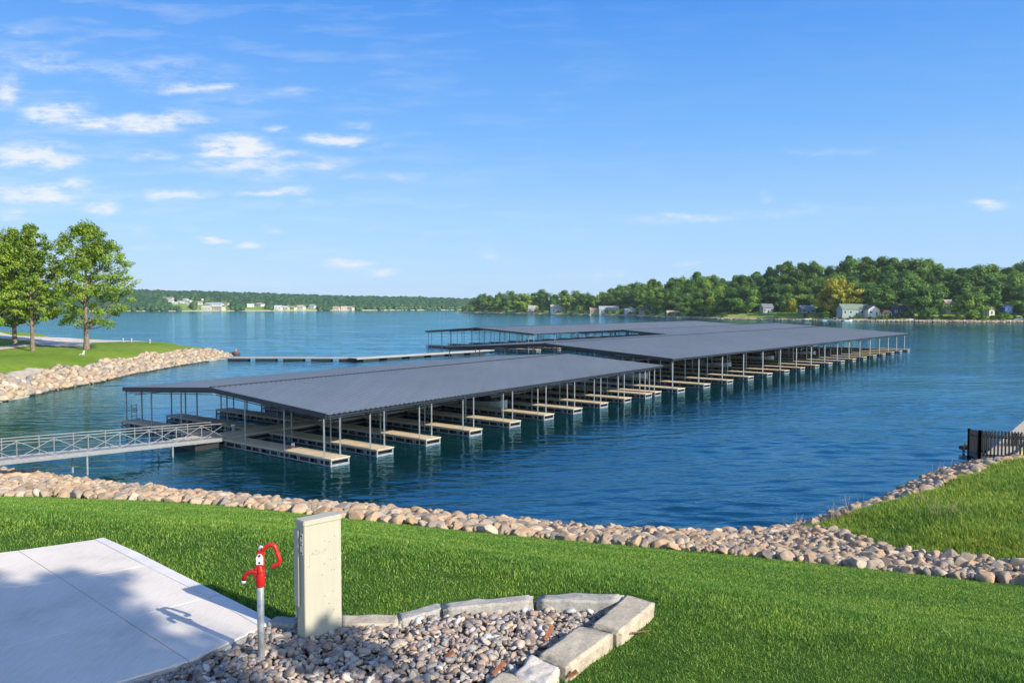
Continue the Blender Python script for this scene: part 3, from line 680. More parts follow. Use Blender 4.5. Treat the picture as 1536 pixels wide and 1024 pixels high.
def covered_dock(NR, e1, e2, L, Wd, eave, rise, fs, fw, postw, label, gable_posts=0, grp=None, proto=None, jobs=()):
    """NR: near right eave corner on the water; e1 along the ridge, e2 towards the right eave"""
    e1 = Vector((*e1, 0)).normalized(); e2 = Vector((*e2, 0)).normalized(); O = Vector((NR[0], NR[1], 0))
    root = empty('covered_dock', O, 0, label=label, cat='boat dock', group=grp)
    def W(s, w, z): return e1*s-e2*w+Vector((0, 0, z))
    def zr(w): return eave+rise*(1-abs(2*w/Wd-1))
    # ribbed roof sheets
    v, f = [], []; s = 0; prof = []
    pitch = .46
    while s < L: prof += [(s, 0), (s+.28, 0), (s+.305, .055), (s+.415, .055), (s+.44, 0)]; s += pitch
    for (ss, hh) in prof:
        for w in (-.25, Wd/2, Wd+.25): p = W(ss, w, zr(max(0, min(Wd, w)))+hh-(.02 if w in (-.25, Wd+.25) else 0)); v.append(tuple(p))
    for i in range(len(prof)-1):
        a = i*3; f += [(a, a+1, a+4, a+3), (a+1, a+2, a+5, a+4)]
    me = np_mesh('roof', v, f, M['roof']); roof = ob('roof', me, root)
    q = MB()
    for (wa, wb) in ((0, Wd/2), (Wd/2, Wd)):      # gable fascias
        for s_ in (-.03, L+.0):
            za, zb = zr(wa), zr(wb); q.quadbox([W(s_-.05, wa, za-.30), W(s_+.03, wa, za-.30), W(s_+.03, wb, zb-.30), W(s_-.05, wb, zb-.30), W(s_-.05, wa, za+.035), W(s_+.03, wa, za+.035), W(s_+.03, wb, zb+.035), W(s_-.05, wb, zb+.035)])
    for w in (.02, Wd-.02): q.bar(W(.05, w, eave-.16), W(L-.05, w, eave-.16), .06, .16)
    q.build('fascia', M['trim'], roof)
    q = MB(); n = int(L/.36)
    q.bar(W(0, Wd/2, eave+rise+.05), W(L, Wd/2, eave+rise+.05), .26, .10); q.build('ridge_cap', M['trim'], roof)
    q = MB(); w = 1.2
    while w < Wd-.5:
        q.bar(W(.1, w, zr(w)-.10), W(L-.1, w, zr(w)-.10), .07, .14); w += 1.55
    q.build('purlin', M['under'], roof)
    q = MB()
    for s_ in fs:
        s_ = max(.3, min(L-.2, s_)); q.bar(W(s_, .1, zr(.1)-.28), W(s_, Wd/2, zr(Wd/2)-.28), .10, .22); q.bar(W(s_, Wd/2, zr(Wd/2)-.28), W(s_, Wd-.1, zr(Wd-.1)-.28), .10, .22)
        for k in range(4):
            for (wa, wb) in ((.3+k*.24*Wd/2, .3+(k+1)*.24*Wd/2),): 
                q.bar(W(s_, wa, zr(wa)-.5), W(s_, wb, zr(wb)-.5), .05); q.bar(W(s_, Wd-wa, zr(wa)-.5), W(s_, Wd-wb, zr(wb)-.5), .05)
    q.build('rafter', M['under'], roof)
    # main walkway under the ridge
    q = MB(); hw = 1.2
    def B(mb, s0, s1, w0, w1, z0, z1): mb.quadbox([W(s0, w0, z0), W(s1, w0, z0), W(s1, w1, z0), W(s0, w1, z0), W(s0, w0, z1), W(s1, w0, z1), W(s1, w1, z1), W(s0, w1, z1)])
    B(q, -.2, L-.4, Wd/2-hw, Wd/2+hw, .462, .527); wk = q.build('walkway', M['deck_grey'], root)
    q = MB(); B(q, -.1, L-.5, Wd/2-hw+.1, Wd/2+hw-.1, -.15, .36); q.build('float', M['float'], wk)
    q = MB()
    for w in (Wd/2-hw+.03, Wd/2+hw-.03): q.bar(W(-.1, w, .40), W(L-.5, w, .40), .08, .10); q.bar(W(-.1, w, .06), W(L-.5, w, .06), .06, .08)
    q.build('frame', M['steel'], wk)
    # fingers
    FL = Wd/2-hw+.1
    deck, frame, flo = finger_meshes(FL, fw); a0 = math.atan2(-e2.y, -e2.x)
    np_ = 0; pm_ = {}
    def post(s, w, pz=-.3):
        nonlocal np_
        h = zr(w)-.3-pz; key = round(h, 2)
        if key not in pm_:
            mb = MB(); mb.box(-postw/2, postw/2, -postw/2, postw/2, 0, h); pm_[key] = mb.mesh('post', M['post'])
        ob('post', pm_[key], root, W(s, w, pz)); np_ += 1
    for i, s_ in enumerate(fs):
        for side in (0, 1):
            w = -.35 if side == 0 else Wd+.35
            o = ob('finger', deck, root, W(s_+fw/2, w, 0), (0, 0, a0+(0 if side == 0 else math.pi)))
            ob('frame', frame, o); ob('float', flo, o)
            for j, wp in enumerate((.35, Wd*.17, Wd*.34) if Wd < 30 else (.35, Wd*.15, Wd*.3)):
                wp_ = wp if side == 0 else Wd-wp
                if np_ < 100: post(s_+.06, wp_)
            if Wd < 30 and np_ < 98 and i % 1 == 0: post(s_+fw-.06, .35 if side == 0 else Wd-.35)
    for k in range(gable_posts):
        if np_ < 100: post(.5, Wd*(k+.5)/gable_posts)
    # cross ties under the eave at deck level seen as thin rails
    q = MB()
    for w in ((1.2, Wd-1.2) if Wd < 30 else (6, Wd-6)): q.bar(W(.3, w, eave-.55), W(L-.3, w, eave-.55), .05)
    q.build('tie_rail', M['post'], root)
    return root, W
f1 = (0.0, 4.0, 8.9, 13.9, 19.2, 24.4, 29.4, 34.5, 39.6, 44.6, 47.0)
GRP = 'open boat docks under long charcoal roofs'
z1 = 3.3
NR1 = P(490, 621, z1); NL1 = P(185, 581, z1); FR1 = P(993, 548, z1)
e2a = (NR1[0]-NL1[0], NR1[1]-NL1[1]); e1a = (FR1[0]-NR1[0], FR1[1]-NR1[1])
d1, W1 = covered_dock(NR1, e1a, e2a, math.hypot(*e1a), math.hypot(*e2a), z1, .80, f1, 1.45, .085, 'nearest roofed boat dock, where the pale gangway lands', grp=None)
z2 = 4.0
NR2 = P(1009, 538, z2); FR2 = P(1362, 500, z2); NL2 = P(667, 520.5, z2)
e2b = (NR2[0]-NL2[0], NR2[1]-NL2[1]); e1b = (FR2[0]-NR2[0], FR2[1]-NR2[1])
L2 = math.hypot(*e1b)
f2 = [.6+i*(L2-2.2)/16 for i in range(17)]
d2, W2 = covered_dock(NR2, e1b, e2b, L2, math.hypot(*e2b), z2, 1.15, f2, 1.6, .12, 'middle roofed boat dock, the longest, running far out to the right')
z3 = 4.0
NR3 = P(800, 500.5, z3); NL3 = P(638, 496.2, z3)
e2c = (NR3[0]-NL3[0], NR3[1]-NL3[1]); L3 = 112
f3 = [.6+i*(L3-2.2)/14 for i in range(15)]
d3, W3 = covered_dock(NR3, e1b, e2c, L3, math.hypot(*e2c), z3, 1.05, f3, 1.6, .13, 'farthest roofed boat dock, showing its open gable end behind the middle roof', gable_posts=10)

NL4 = Vector(NR3[:2])+Vector(e1b).normalized()*16+Vector(e2b).normalized()*1.2
NR4 = NL4+Vector(e2b).normalized()*24.5; L4 = 92
f4 = [.6+i*(L4-2.2)/12 for i in range(13)]
d4, W4 = covered_dock((NR4.x, NR4.y), e1b, e2b, L4, 24.5, z3, .75, f4, 1.6, .12, 'narrow roofed boat dock squeezed between the middle and farthest roofs, mostly hidden')
# equipment on the docks
def on1(s, w, z=.53):
    p = W1(s, w, z); return (p.x+d1.location.x, p.y+d1.location.y, p.z)
Wd1 = math.hypot(*e2a); ang = math.atan2(e1a[1], e1a[0])
st = empty('dock_ladder', on1(.5, Wd1-.3), ang, label='small dark ladder rack standing at the left tip of the nearest dock', cat='ladder')
q = MB()
for x in (0, .45): q.tube([(x, 0, 0), (x, 0, 1.35)], .03, 8); 
q.build('rail', M['post'], st)
for z_ in (.35, .65, .95, 1.2): q = MB(); q.box(0, .45, -.03, .03, z_, z_+.05); q.build('rung', M['steel'], st)
q = MB(); q.box(.02, .43, -.16, .1, .80, .86); q.build('shelf', plain('faded_red', (.35, .12, .10), .6), st)
def utility(s, w, label):
    r = empty('dock_pedestal', on1(s, w), ang, label=label, cat='power pedestal')
    q = MB(); q.box(-.09, .09, -.07, .07, 0, .78); q.build('pedestal_body', M['alu'], r, bevel=.01)
    q = MB(); q.box(-.11, .11, -.09, .09, .78, .85); q.build('pedestal_cap', M['white'], r, bevel=.01)
utility(1.2, Wd1/2-1.0, 'small pale power pedestal beside the walkway post where the gangway lands')
utility(14.2, Wd1/2-1.0, 'small pale power pedestal halfway along the nearest dock walkway')
# coiled hose on first finger
r = empty('coiled_hose', on1(.75, 4.6), 0, label='coiled reddish hose and line on the first sunlit finger', cat='hose')
q = MB()
for k in range(3): q.tube([(math.cos(t)*(.16+.03*k), math.sin(t)*(.16+.03*k), .03+.04*k) for t in np.linspace(0, 6.283, 17)], .022, 6)
q.build('coil', plain('hose', (.35, .12, .09), .6), r); q = MB(); q.box(-.1, .1, .25, .45, 0, .3); q.build('reel_box', M['white'], r, bevel=.02)
# ------------------------------------------------------------------ gangway
ga = Vector(on1(.3, Wd1/2+.2)); ga = Vector(P(338, 657, .58)); gb = Vector(AT(0, 692, 42.0)); gd = (gb-ga); gc = ga+gd*1.75
gd = (gc-ga).normalized(); sidev = Vector((gd.y, -gd.x, 0)).normalized()
if sidev.y > 0: sidev = -sidev          # towards the camera
gr = empty('gangway', ga, 0, label='pale aluminium gangway with crossed rail bracing, running from the left shore to the nearest dock', cat='gangway')
GL = (gc-ga).length; gw = 1.35; nb = 13
def GP(t, side, z): return gd*(t*GL)+(-sidev)*(side*gw)+Vector((0, 0, z))
q = MB(); q.quadbox([GP(0, 0, -.05), GP(1, 0, -.05), GP(1, 1, -.05), GP(0, 1, -.05), GP(0, 0, 0), GP(1, 0, 0), GP(1, 1, 0), GP(0, 1, 0)]); q.build('deck', M['alu'], gr)
for sd in (0, 1):
    q = MB()
    for z_ in (1.07,): q.bar(GP(0, sd, z_), GP(1, sd, z_), .045, .045)
    [q.bar(GP(0, sd, z_), GP(1, sd, z_), .03) for z_ in (.36, .72)] if sd == 1 else None
    q.bar(GP(0, sd-.03, -.04), GP(1, sd-.03, -.04), .07, .20); q.bar(GP(0, sd-.03, -.17), GP(1, sd-.03, -.17), .09, .05)
    for k in range(nb+1): q.bar(GP(k/nb, sd, 0), GP(k/nb, sd, 1.07), .042)
    q.build('railing', M['alu'], gr)
    q = MB()
    for k in range(nb):
        q.bar(GP(k/nb, sd, .06), GP((k+1)/nb, sd, 1.02), .03); q.bar(GP(k/nb, sd+.008, 1.02), GP((k+1)/nb, sd+.008, .06), .03)
    if sd == 0: q.build('cross_brace', M['alu'], gr)
for t in (2.15/nb*1.0, 5.05/nb, 8.7/nb, 12.2/nb):
    for sd in (0, 1):
        q = MB(); p_ = GP(t, sd, 0); q.tube([Vector((p_.x, p_.y, -ga.z-1.2)), p_], .06, 8); q.build('pile', M['post'], gr)
# dock approach float between gangway and walkway
r = empty('landing_float', (0, 0, 0), label='flat landing float joining the gangway to the nearest dock', cat='float')
r.location = ga; q = MB(); c0 = Vector(on1(-.4, Wd1/2-1.6))-ga; c1 = Vector(on1(-.4, Wd1/2+1.6))-ga
c2 = c1+Vector((*(-Vector(e1a).normalized()*1.9), 0)); c3 = c0+Vector((*(-Vector(e1a).normalized()*1.9), 0))
q.prism([(c0.x, c0.y), (c1.x, c1.y), (c2.x, c2.y), (c3.x, c3.y)], -.12, -.06); q.build('deck', M['deck_grey'], r)
q = MB(); q.prism([(c.x*.98, c.y*.98) for c in (c0, c1, c2, c3)], -.75, -.13); q.build('float', M['float'], r)

# ------------------------------------------------------------------ long floating walkway from the headland
def floatwalk(name, A, B_, w, label, step=5.2):
    A = Vector(A); B_ = Vector(B_); d = (B_-A); L = d.length; d.normalize(); r = empty(name, (A.x, A.y, 0), math.atan2(d.y, d.x), label=label, cat='walkway')
    q = MB(); q.box(0, L, -w/2, w/2, .50, .58); q.build('deck', M['white_deck'], r)
    q = MB(); q.box(0, L, -w/2+.05, -w/2+.15, .34, .5); q.box(0, L, w/2-.15, w/2-.05, .34, .5); q.build('frame', M['steel'], r)
    k = 1.5
    mesh = None
    while k < L-2.2:
        if mesh is None:
            q = MB(); q.box(0, 3.7, -w/2+.1, w/2-.1, -.3, .34); mesh = q.mesh('float', M['float'])
        ob('float', mesh, r, (k, 0, 0)); k += step
    return r
M['white_deck'] = plain('weathered_decking', (.40, .38, .34), .85, 0, .15, .5)
S0 = P(332, 536, .5); S1 = P(529, 536.5, .5); S2 = P(735, 525, .5)
floatwalk('floating_walkway', S0, S1, 1.8, 'narrow floating walkway leading out from the tip of the rocky headland')
floatwalk('floating_walkway', P(529, 537.5, .5), S2, 2.6, 'wider floating walkway carrying on to the middle roofed dock', 5.6)

def buoy(px, py, label, s=1):
    x, y, _ = P(px, py, 0); r = empty('mooring_buoy', (x, y, 0), label=label, cat='buoy')
    q = MB(); q.tube([(0, 0, -.2*s), (0, 0, .1*s), (0, 0, .5*s), (0, 0, .6*s)], [.5*s, .9*s, .7*s, .2*s], 14); q.build('hull', plain('buoy_dark', (.10, .05, .04), .6), r, smooth=True)
    q = MB(); q.tube([(0, 0, .6*s), (0, 0, 1.1*s)], [.16*s, .12*s], 10); q.build('marker', plain('buoy_orange', (.55, .14, .05), .6), r)
buoy(354, 531, 'dark round buoy with an orange marker just off the headland tip')

# ------------------------------------------------------------------ headland (left)
T_px = [(-500, 640, 2.4), (-250, 597, 2.3), (-100, 578, 2.2), (0, 565, 2.2), (88, 551, 2.1), (155, 540, 2.0), (220, 531, 2.0), (270, 526.5, 1.8), (310, 525.5, 1.5), (332, 529, .9)]
S_px = [(-500, 700), (-250, 648), (-100, 620), (0, 603), (88, 584), (150, 573), (205, 560), (270, 548.5), (310, 542), (348, 535)]
Tw = [P(*t) for t in T_px]; Sw = [P(a, b, 0) for a, b in S_px]
Bk = [P(-400, 497, 4.4), P(-200, 494, 4.2), P(-80, 493, 3.9), P(0, 495.5, 3.7), (P(60, 500, 3.4)), P(150, 508.5, 2.9), P(200, 512, 2.6), P(260, 514.5, 2.2), P(300, 521, 1.7), P(325, 527, 1.1)]
cl = list(Tw)+list(Sw)+list(Bk)
for a, b in zip(Tw, Sw): cl.append((b[0]+(b[0]-a[0])*.45, b[1]+(b[1]-a[1])*.45, -1.6))
for b in Bk: l = math.hypot(b[0], b[1]); cl += [(b[0]*(1+10/l), b[1]*(1+10/l), 0), (b[0]*(1+18/l), b[1]*(1+18/l), -1.8)]
cl += [P(0, 532, 2.75), P(130, 523, 2.7), P(48, 525, 2.9), P(-150, 540, 3), P(-300, 540, 3.2), P(200, 520, 2.5), P(100, 513, 3.0), P(355, 537, -1.2), P(365, 533, -1.6)]
HL = RBF(cl)
hm = grid_mesh('headland', HL, -175, -40, 62, 262, .9, M['headland'], lambda x, y, z: z > -1.4); hm.materials.append(M['sand'])
_c = np.empty(len(hm.polygons)*3); hm.polygons.foreach_get('center', _c); _c = _c.reshape(-1, 3)
hm.polygons.foreach_set('material_index', ((_c[:, 2] < 1.0) | inpoly(_c[:, 0], _c[:, 1], (Tw+Sw[::-1]))).astype(np.int32))
tag(ob('headland', hm), kind='structure')
hz = Tw+Sw[::-1]
p = sample_zone([q[:2] for q in hz], 40000, RNG, (-130, -44, 55, 165)); r_ = RNG.uniform(.26, .66, len(p)); o_ = np.argsort(-r_+RNG.uniform(-.3, .3, len(p))); p, r_ = p[o_], r_[o_]
k = thin(p, r_*1.12); p, r_ = p[k], r_[k]; zz = np.maximum(HL(p[:, 0], p[:, 1]), -.1)
RIP2 = [(a, tuple(min(.8, c*f_) for c, f_ in zip(col, (.95, 1.0, 1.05)))) for a, col in RIP]; M['rip_b'] = rocklike('pale_riprap', RIP2, 'rk', .9, 3, .5)
tag(ob('riprap', scatter_mesh('riprap', [rock_shape(900+i, 2, .85, 10, .05, .4) for i in range(10)], np.c_[p, zz+r_*.2], r_*1.1, M['rip_b'], RNG, .35)), 'pale rock slope along the water edge of the left headland', 'rocks', None, 'stuff')
def drape(name, H, pxs, z, step, lift, mat):
    poly = [P(a, b, zz_)[:2] for a, b, zz_ in pxs]; xs = [q[0] for q in poly]; ys = [q[1] for q in poly]
    me = grid_mesh(name, H, min(xs), max(xs), min(ys), max(ys), step, mat, lambda x, y, z_: inpoly(x, y, poly), lift)
    return tag(ob(name, me), kind='structure')
drape('path', HL, [(-300, 499, 4), (0, 502.5, 3.5), (52, 507, 3.2), (125, 511.5, 2.9), (182, 513.2, 2.7), (235, 515, 2.5), (180, 515.2, 2.7), (137, 516.2, 2.8), (124, 521, 2.8), (62, 521, 2.9), (45, 515, 3.1), (0, 513.5, 3.2), (-300, 514, 3.6)], 0, .5, .06, M['path'])
drape('path', HL, [(62, 519.5, 2.9), (20, 525, 2.85), (0, 527, 2.85), (-200, 533, 3), (-200, 529, 3), (0, 523.5, 2.9), (40, 520, 3)], 0, .5, .07, M['path'])
drape('gravel_strip', HL, [(-400, 600, 2.4), (-100, 566, 2.3), (0, 563-1, 2.2), (20, 556.5, 2.2), (45, 553, 2.2), (80, 551, 2.2), (115, 545, 2.2), (160, 537, 2.1), (220, 531, 2.0), (215, 532.5, 2), (150, 541, 2.0), (88, 552.5, 2.0), (0, 569, 2.1), (-100, 585, 2.1), (-400, 640, 2.3)], 0, .45, .05, M['sand'])
# ------------------------------------------------------------------ trees
def crown_mesh(name, h, rad, base, prof, ncl, nl, leaf, seed, mat, up=.5, skirt=0, cs=1.0, gap=0):
    """leaf faces gathered in clumps through the crown; returns mesh and clump centres"""
    r = np.random.default_rng(seed); C = []
    while len(C) < ncl:
        t = r.uniform(0, 1)**.9; zz_ = base+(h-base)*t; rr = rad*np.interp(t, *prof); a = r.uniform(0, 6.283); q = math.sqrt(r.uniform(.08, 1))
        wob = 1+.22*math.sin(a*2+seed)+.14*math.sin(a*3+seed*2+t*5)
        C.append((math.cos(a)*rr*q*wob, math.sin(a)*rr*q*wob, zz_, rr))
    C = np.array(C); n = nl; ci = r.integers(0, ncl, n)
    cr = rad*.17*cs*r.uniform(.6, 1.35, ncl)
    d = r.normal(size=(n, 3)); d /= np.linalg.norm(d, axis=1)[:, None]; rr = r.uniform(0, 1, n)**.42
    off = d*rr[:, None]*cr[ci][:, None]*np.array([1, 1, .62])
    out = C[ci][:, :3]-np.array([0, 0, base+(h-base)*.25]); out /= np.linalg.norm(out, axis=1)[:, None]+1e-6
    s = (off*out).sum(1)[:, None]*out*.55
    pos = C[ci][:, :3]+off+s
    nrm = d*.6+out*.5+r.normal(size=(n, 3))*.45+np.array([0, 0, .35]); nrm /= np.linalg.norm(nrm, axis=1)[:, None]
    a = np.cross(nrm, r.normal(size=(n, 3))); a /= np.linalg.norm(a, axis=1)[:, None]; b = np.cross(nrm, a)
    sz = leaf*r.uniform(.6, 1.4, n)[:, None]
    v = np.stack([pos-a*sz, pos+b*sz*.55, pos+a*sz, pos-b*sz*.55], 1).reshape(-1, 3)
    f = (np.arange(n)*4)[:, None]+np.arange(4)[None]
    cl_ = r.uniform(0, 1, ncl); rk = np.repeat(np.clip(.62*cl_[ci]+.38*r.uniform(0, 1, n), 0, 1), 4)
    return np_mesh(name, v, f, mat, False, rk), C
def trunk_mesh(name, C, h, base, r0, seed, nl=26, lean=.02, n=8, top=.8):
    rs = random.Random(seed); mb = MB(); P0 = [Vector((0, 0, -.4))]; k = 7
    ax_ = [Vector((math.sin(i*.9+seed)*lean*i, math.cos(i*.7+seed)*lean*i, -.4+(h*top+.4)*i/k)) for i in range(k+1)]
    rr = [r0*(1.35 if i == 0 else 1)*(1-.82*i/k) for i in range(k+1)]; mb.tube(cat(ax_, 3), [float(np.interp(i/3, range(k+1), rr)) for i in range(3*k+1)], n)
    idx = list(range(len(C))); rs.shuffle(idx)
    for i in idx[:nl]:
        c = Vector(C[i][:3]); zt = max(base*.85, c.z-abs(math.hypot(c.x, c.y))*rs.uniform(.55, .95)); zt = min(zt, h*top*.95)
        t = (zt+.4)/(h*top+.4)*k; j = min(int(t), k-1); a = ax_[j].lerp(ax_[j+1], t-j); ra = float(np.interp(t, range(k+1), rr))*.55
        m_ = a.lerp(c, .5)+Vector((rs.uniform(-.3, .3), rs.uniform(-.3, .3), rs.uniform(-.5, .1)*min(1, h/15)))
        mb.tube([a, a.lerp(m_, .5), m_, c], [ra, ra*.75, ra*.5, ra*.15], 5, False)
    return mb.mesh(name, M['bark'], True)
def tree(name, loc, h, rad, base, prof, ncl, nl, leaf, seed, mat, label, r0=.35, nlimb=26, cs=1, cat_='tree', group=None, rz=0):
    root = empty(name, loc, rz, label=label, cat=cat_, group=group)
    cm, C = crown_mesh('crown', h, rad, base, prof, ncl, nl, leaf, seed, mat, cs=cs); ob('crown', cm, root)
    ob('trunk', trunk_mesh('trunk', C, h, base, r0, seed, nlimb), root); return root
OV = ([0, .08, .25, .45, .65, .82, .94, 1], [.50, .85, 1.0, .92, .78, .60, .34, .10])
OV2 = ([0, .1, .3, .55, .8, .93, 1], [.45, .8, 1.0, .95, .74, .46, .14])
tb = P(130, 524, 2.8); hh = lambda top, b: (b-top)/F*math.hypot(tb[1], 0)
def hgt(px, base_row, top_row, y): return (base_row-top_row)/F*y
def onland(H, px, py, z=2.8):
    for _ in range(6): x, y, _z = P(px, py, z); z = float(H(x, y)[0])
    return (x, y, z)
t1 = onland(HL, 130, 524); H1 = hgt(0, 524, 337, t1[1])
tree('lawn_tree', t1, H1, 7.2*t1[1]/134, H1*.20, OV, 320, 29000, .18, 21, M['leaf_near'], 'tall single tree with a rounded open crown, nearest the tip of the left headland', r0=.46, nlimb=60, cs=.72)
t2 = onland(HL, 49, 526); H2 = hgt(0, 526, 341, t2[1])
tree('lawn_tree', t2, H2, 5.0*t2[1]/134, H2*.24, OV2, 240, 21000, .18, 33, M['leaf_near'], 'slender lawn tree with a pale thin trunk, second from the headland tip', r0=.33, nlimb=50, cs=.72)
t3 = onland(HL, 22, 516); H3 = hgt(0, 516, 346, t3[1])
tree('lawn_tree', t3, H3, 6.4*t3[1]/150, H3*.19, OV, 280, 28000, .18, 45, M['leaf_near'], 'darker trunked tree beside the pale path, behind the slender tree', r0=.40, nlimb=55, cs=.72)
t4 = onland(HL, -42, 520); H4 = H3
tree('lawn_tree', t4, H4*.98, 7.0, H4*.2, OV, 200, 26000, .20, 57, M['leaf_near'], 'tree cut off by the left edge of the picture, only its outer leaves showing', r0=.40, nlimb=40, cs=.72)

# things on the headland lawn
def small(name, px, py, build, label, cat_):
    x, y, z_ = onland(HL, px, py); r = empty(name, (x, y, z_), 0, label=label, cat=cat_); build(r); r.scale = (.75,)*3
def bench(r):
    q = MB(); q.box(-1.0, 1.0, -.25, .25, .42, .48); q.build('seat', plain('yellow_slats', (.55, .42, .12), .6), r)
    q = MB(); q.box(-1.0, 1.0, .22, .28, .55, .95); q.build('backrest', plain('yellow_slats2', (.55, .42, .12), .6), r)
    for x in (-.85, .85): q = MB(); q.box(x-.04, x+.04, -.22, .26, 0, .42); q.build('leg', M['under'], r)
small('park_bench', 14, 502, bench, 'yellow slatted bench on the far grass behind the trees', 'bench')
def sign(r):
    q = MB(); q.tube([(0, 0, 0), (0, 0, 2.6)], .06, 8); q.build('pole', M['under'], r)
    q = MB(); q.box(-.25, .25, -.03, .03, 1.9, 2.6); q.build('panel', M['under'], r)
small('sign_post', 10, 497.5, sign, 'thin dark post with a small panel at the far edge of the grass', 'sign post')
def bin_(r): q = MB(); q.tube([(0, 0, 0), (0, 0, .9)], [.25, .3], 12); q.build('barrel', M['under'], r); q = MB(); q.tube([(0, 0, .9), (0, 0, 1.0)], [.32, .2], 12); q.build('lid', M['under'], r)
small('litter_bin', 33, 502.5, bin_, 'dark litter bin on the grass between two tree trunks', 'bin')
def chair(r):
    q = MB(); q.box(-.3, .3, -.3, .3, .3, .36); q.build('seat', M['white'], r); q = MB(); q.quadbox([Vector(a) for a in ((.25, -.3, .36), (.31, -.3, .36), (.31, .3, .36), (.25, .3, .36), (.45, -.3, 1.0), (.51, -.3, 1.0), (.51, .3, 1.0), (.45, .3, 1.0))]); q.build('backrest', M['white'], r)
    for x in (-.27, .27):
        for y in (-.27, .27): q = MB(); q.box(x-.03, x+.03, y-.03, y+.03, 0, .3); q.build('leg', M['white'], r)
small('lawn_chair', 123, 533, chair, 'little white lawn chair on the grass in front of the tallest tree', 'chair')
def boll(r):
    q = MB(); q.tube([(0, 0, 0), (0, 0, .9)], .14, 10); q.build('shaft', plain('bollard_grey', (.35, .36, .33), .7), r); q = MB(); q.tube([(0, 0, .9), (0, 0, 1.0)], [.17, .1], 10); q.build('cap', M['white'], r)
small('bollard', 185, 513.2, boll, 'left one of three short grey bollards on the headland grass', 'bollard')
small('bollard', 197.5, 513.6, boll, 'middle one of three short grey bollards on the headland grass', 'bollard')
small('bollard', 225, 514.8, boll, 'right one of three short grey bollards on the headland grass', 'bollard')
small('boulder', 306, 524, lambda r: ob('stone', np_mesh('stone', *rock_shape(77, 3, .8), M['under'], True), r, (0, 0, .3), (0, 0, 0), (.9, .8, .6)), 'dark boulder at the end of the headland grass', 'rock')

def slip_boat(Wf, dk, s_, w, L, label, hullc, topc, flip=0):
    p = Wf(s_, w, 0); e = Wf(s_, w-1, 0)-p; x, y = p.x+dk.location.x, p.y+dk.location.y
    r = empty('docked_boat', (x, y, .18), math.atan2(e.y, e.x)+(math.pi if flip else 0), label=label, cat='boat'); q = MB()
    sec = [(-.5, .86, .0), (-.45, 1, -.04), (-.1, 1, -.02), (.2, .93, .03), (.38, .62, .12), (.47, .28, .2), (.5, .05, .25)]; h_ = .62; b0 = 0
    for t, w_, up in sec: W_ = L*.17*w_; q.v += [(t*L, -W_, h_+up), (t*L, -W_*.72, -.35+up*.9), (t*L, W_*.72, -.35+up*.9), (t*L, W_, h_+up)]
    m = len(sec)
    for i in range(m-1): a = i*4; q.f += [(a+k, a+k+1, a+5+k, a+4+k) for k in range(3)]+[(a, a+4, a+7, a+3)]
    q.f += [(0, 1, 2, 3), (m*4-4, m*4-1, m*4-2, m*4-3)]; q.build('hull', plain('boat_hull', hullc, .35), r)
    q = MB(); q.quadbox([Vector(v) for v in ((-.02*L, -L*.13, h_), (.12*L, -L*.11, h_), (.12*L, L*.11, h_), (-.02*L, L*.13, h_), (-.05*L, -L*.12, h_+.5), (-.02*L, -L*.11, h_+.5), (-.02*L, L*.11, h_+.5), (-.05*L, L*.12, h_+.5))]); q.build('windscreen', M['glass'], r)
    q = MB(); q.quadbox([Vector(v) for v in ((-.42*L, -L*.15, h_), (-.06*L, -L*.15, h_), (-.06*L, L*.15, h_), (-.42*L, L*.15, h_), (-.40*L, -L*.10, h_+.34), (-.08*L, -L*.10, h_+.42), (-.08*L, L*.10, h_+.42), (-.40*L, L*.10, h_+.34))]); q.build('cover', plain('boat_cover', topc, .7), r, bevel=.05)
    return r
C_ = ((.62, .62, .62), (.08, .16, .32)), ((.55, .57, .60), (.45, .45, .43)), ((.10, .16, .28), (.55, .55, .52)), ((.60, .60, .58), (.28, .08, .07)), ((.45, .50, .53), (.05, .06, .08)), ((.62, .62, .60), (.10, .30, .30))
for k, (s_, frac, c, lab) in enumerate(((17.3, .78, 1, 'pale boat with a grey cover, first boat along the left row of the nearest dock'), (22.6, .80, 2, 'navy boat with a cream cover in the left row of the nearest dock'),
            (32.7, .80, 3, 'white boat with a dark red cover in the left row of the nearest dock'), (27.7, .34, 4, 'grey boat with a black cover on the right of the walkway in the nearest dock'), (42.9, .78, 5, 'white boat with a teal cover near the far end of the nearest dock'))):
    slip_boat(W1, d1, s_, Wd1*frac, 5.4, lab, *C_[c])
Wb = math.hypot(*e2b)
for k, (i, frac, c, lab) in enumerate(((1, .36, 0, 'white boat with a blue cover in the second slip of the middle dock'), (3, .64, 2, 'navy boat across the walkway of the middle dock, near end'), (5, .36, 1, 'pale boat with a grey cover well inside the middle dock'), (8, .38, 3, 'white boat with a dark red cover halfway along the middle dock'), (11, .36, 5, 'white boat with a teal cover towards the far end of the middle dock'))):
    slip_boat(W2, d2, (f2[i]+f2[i+1])/2+.8, Wb*frac, 7.5, lab, *C_[c])
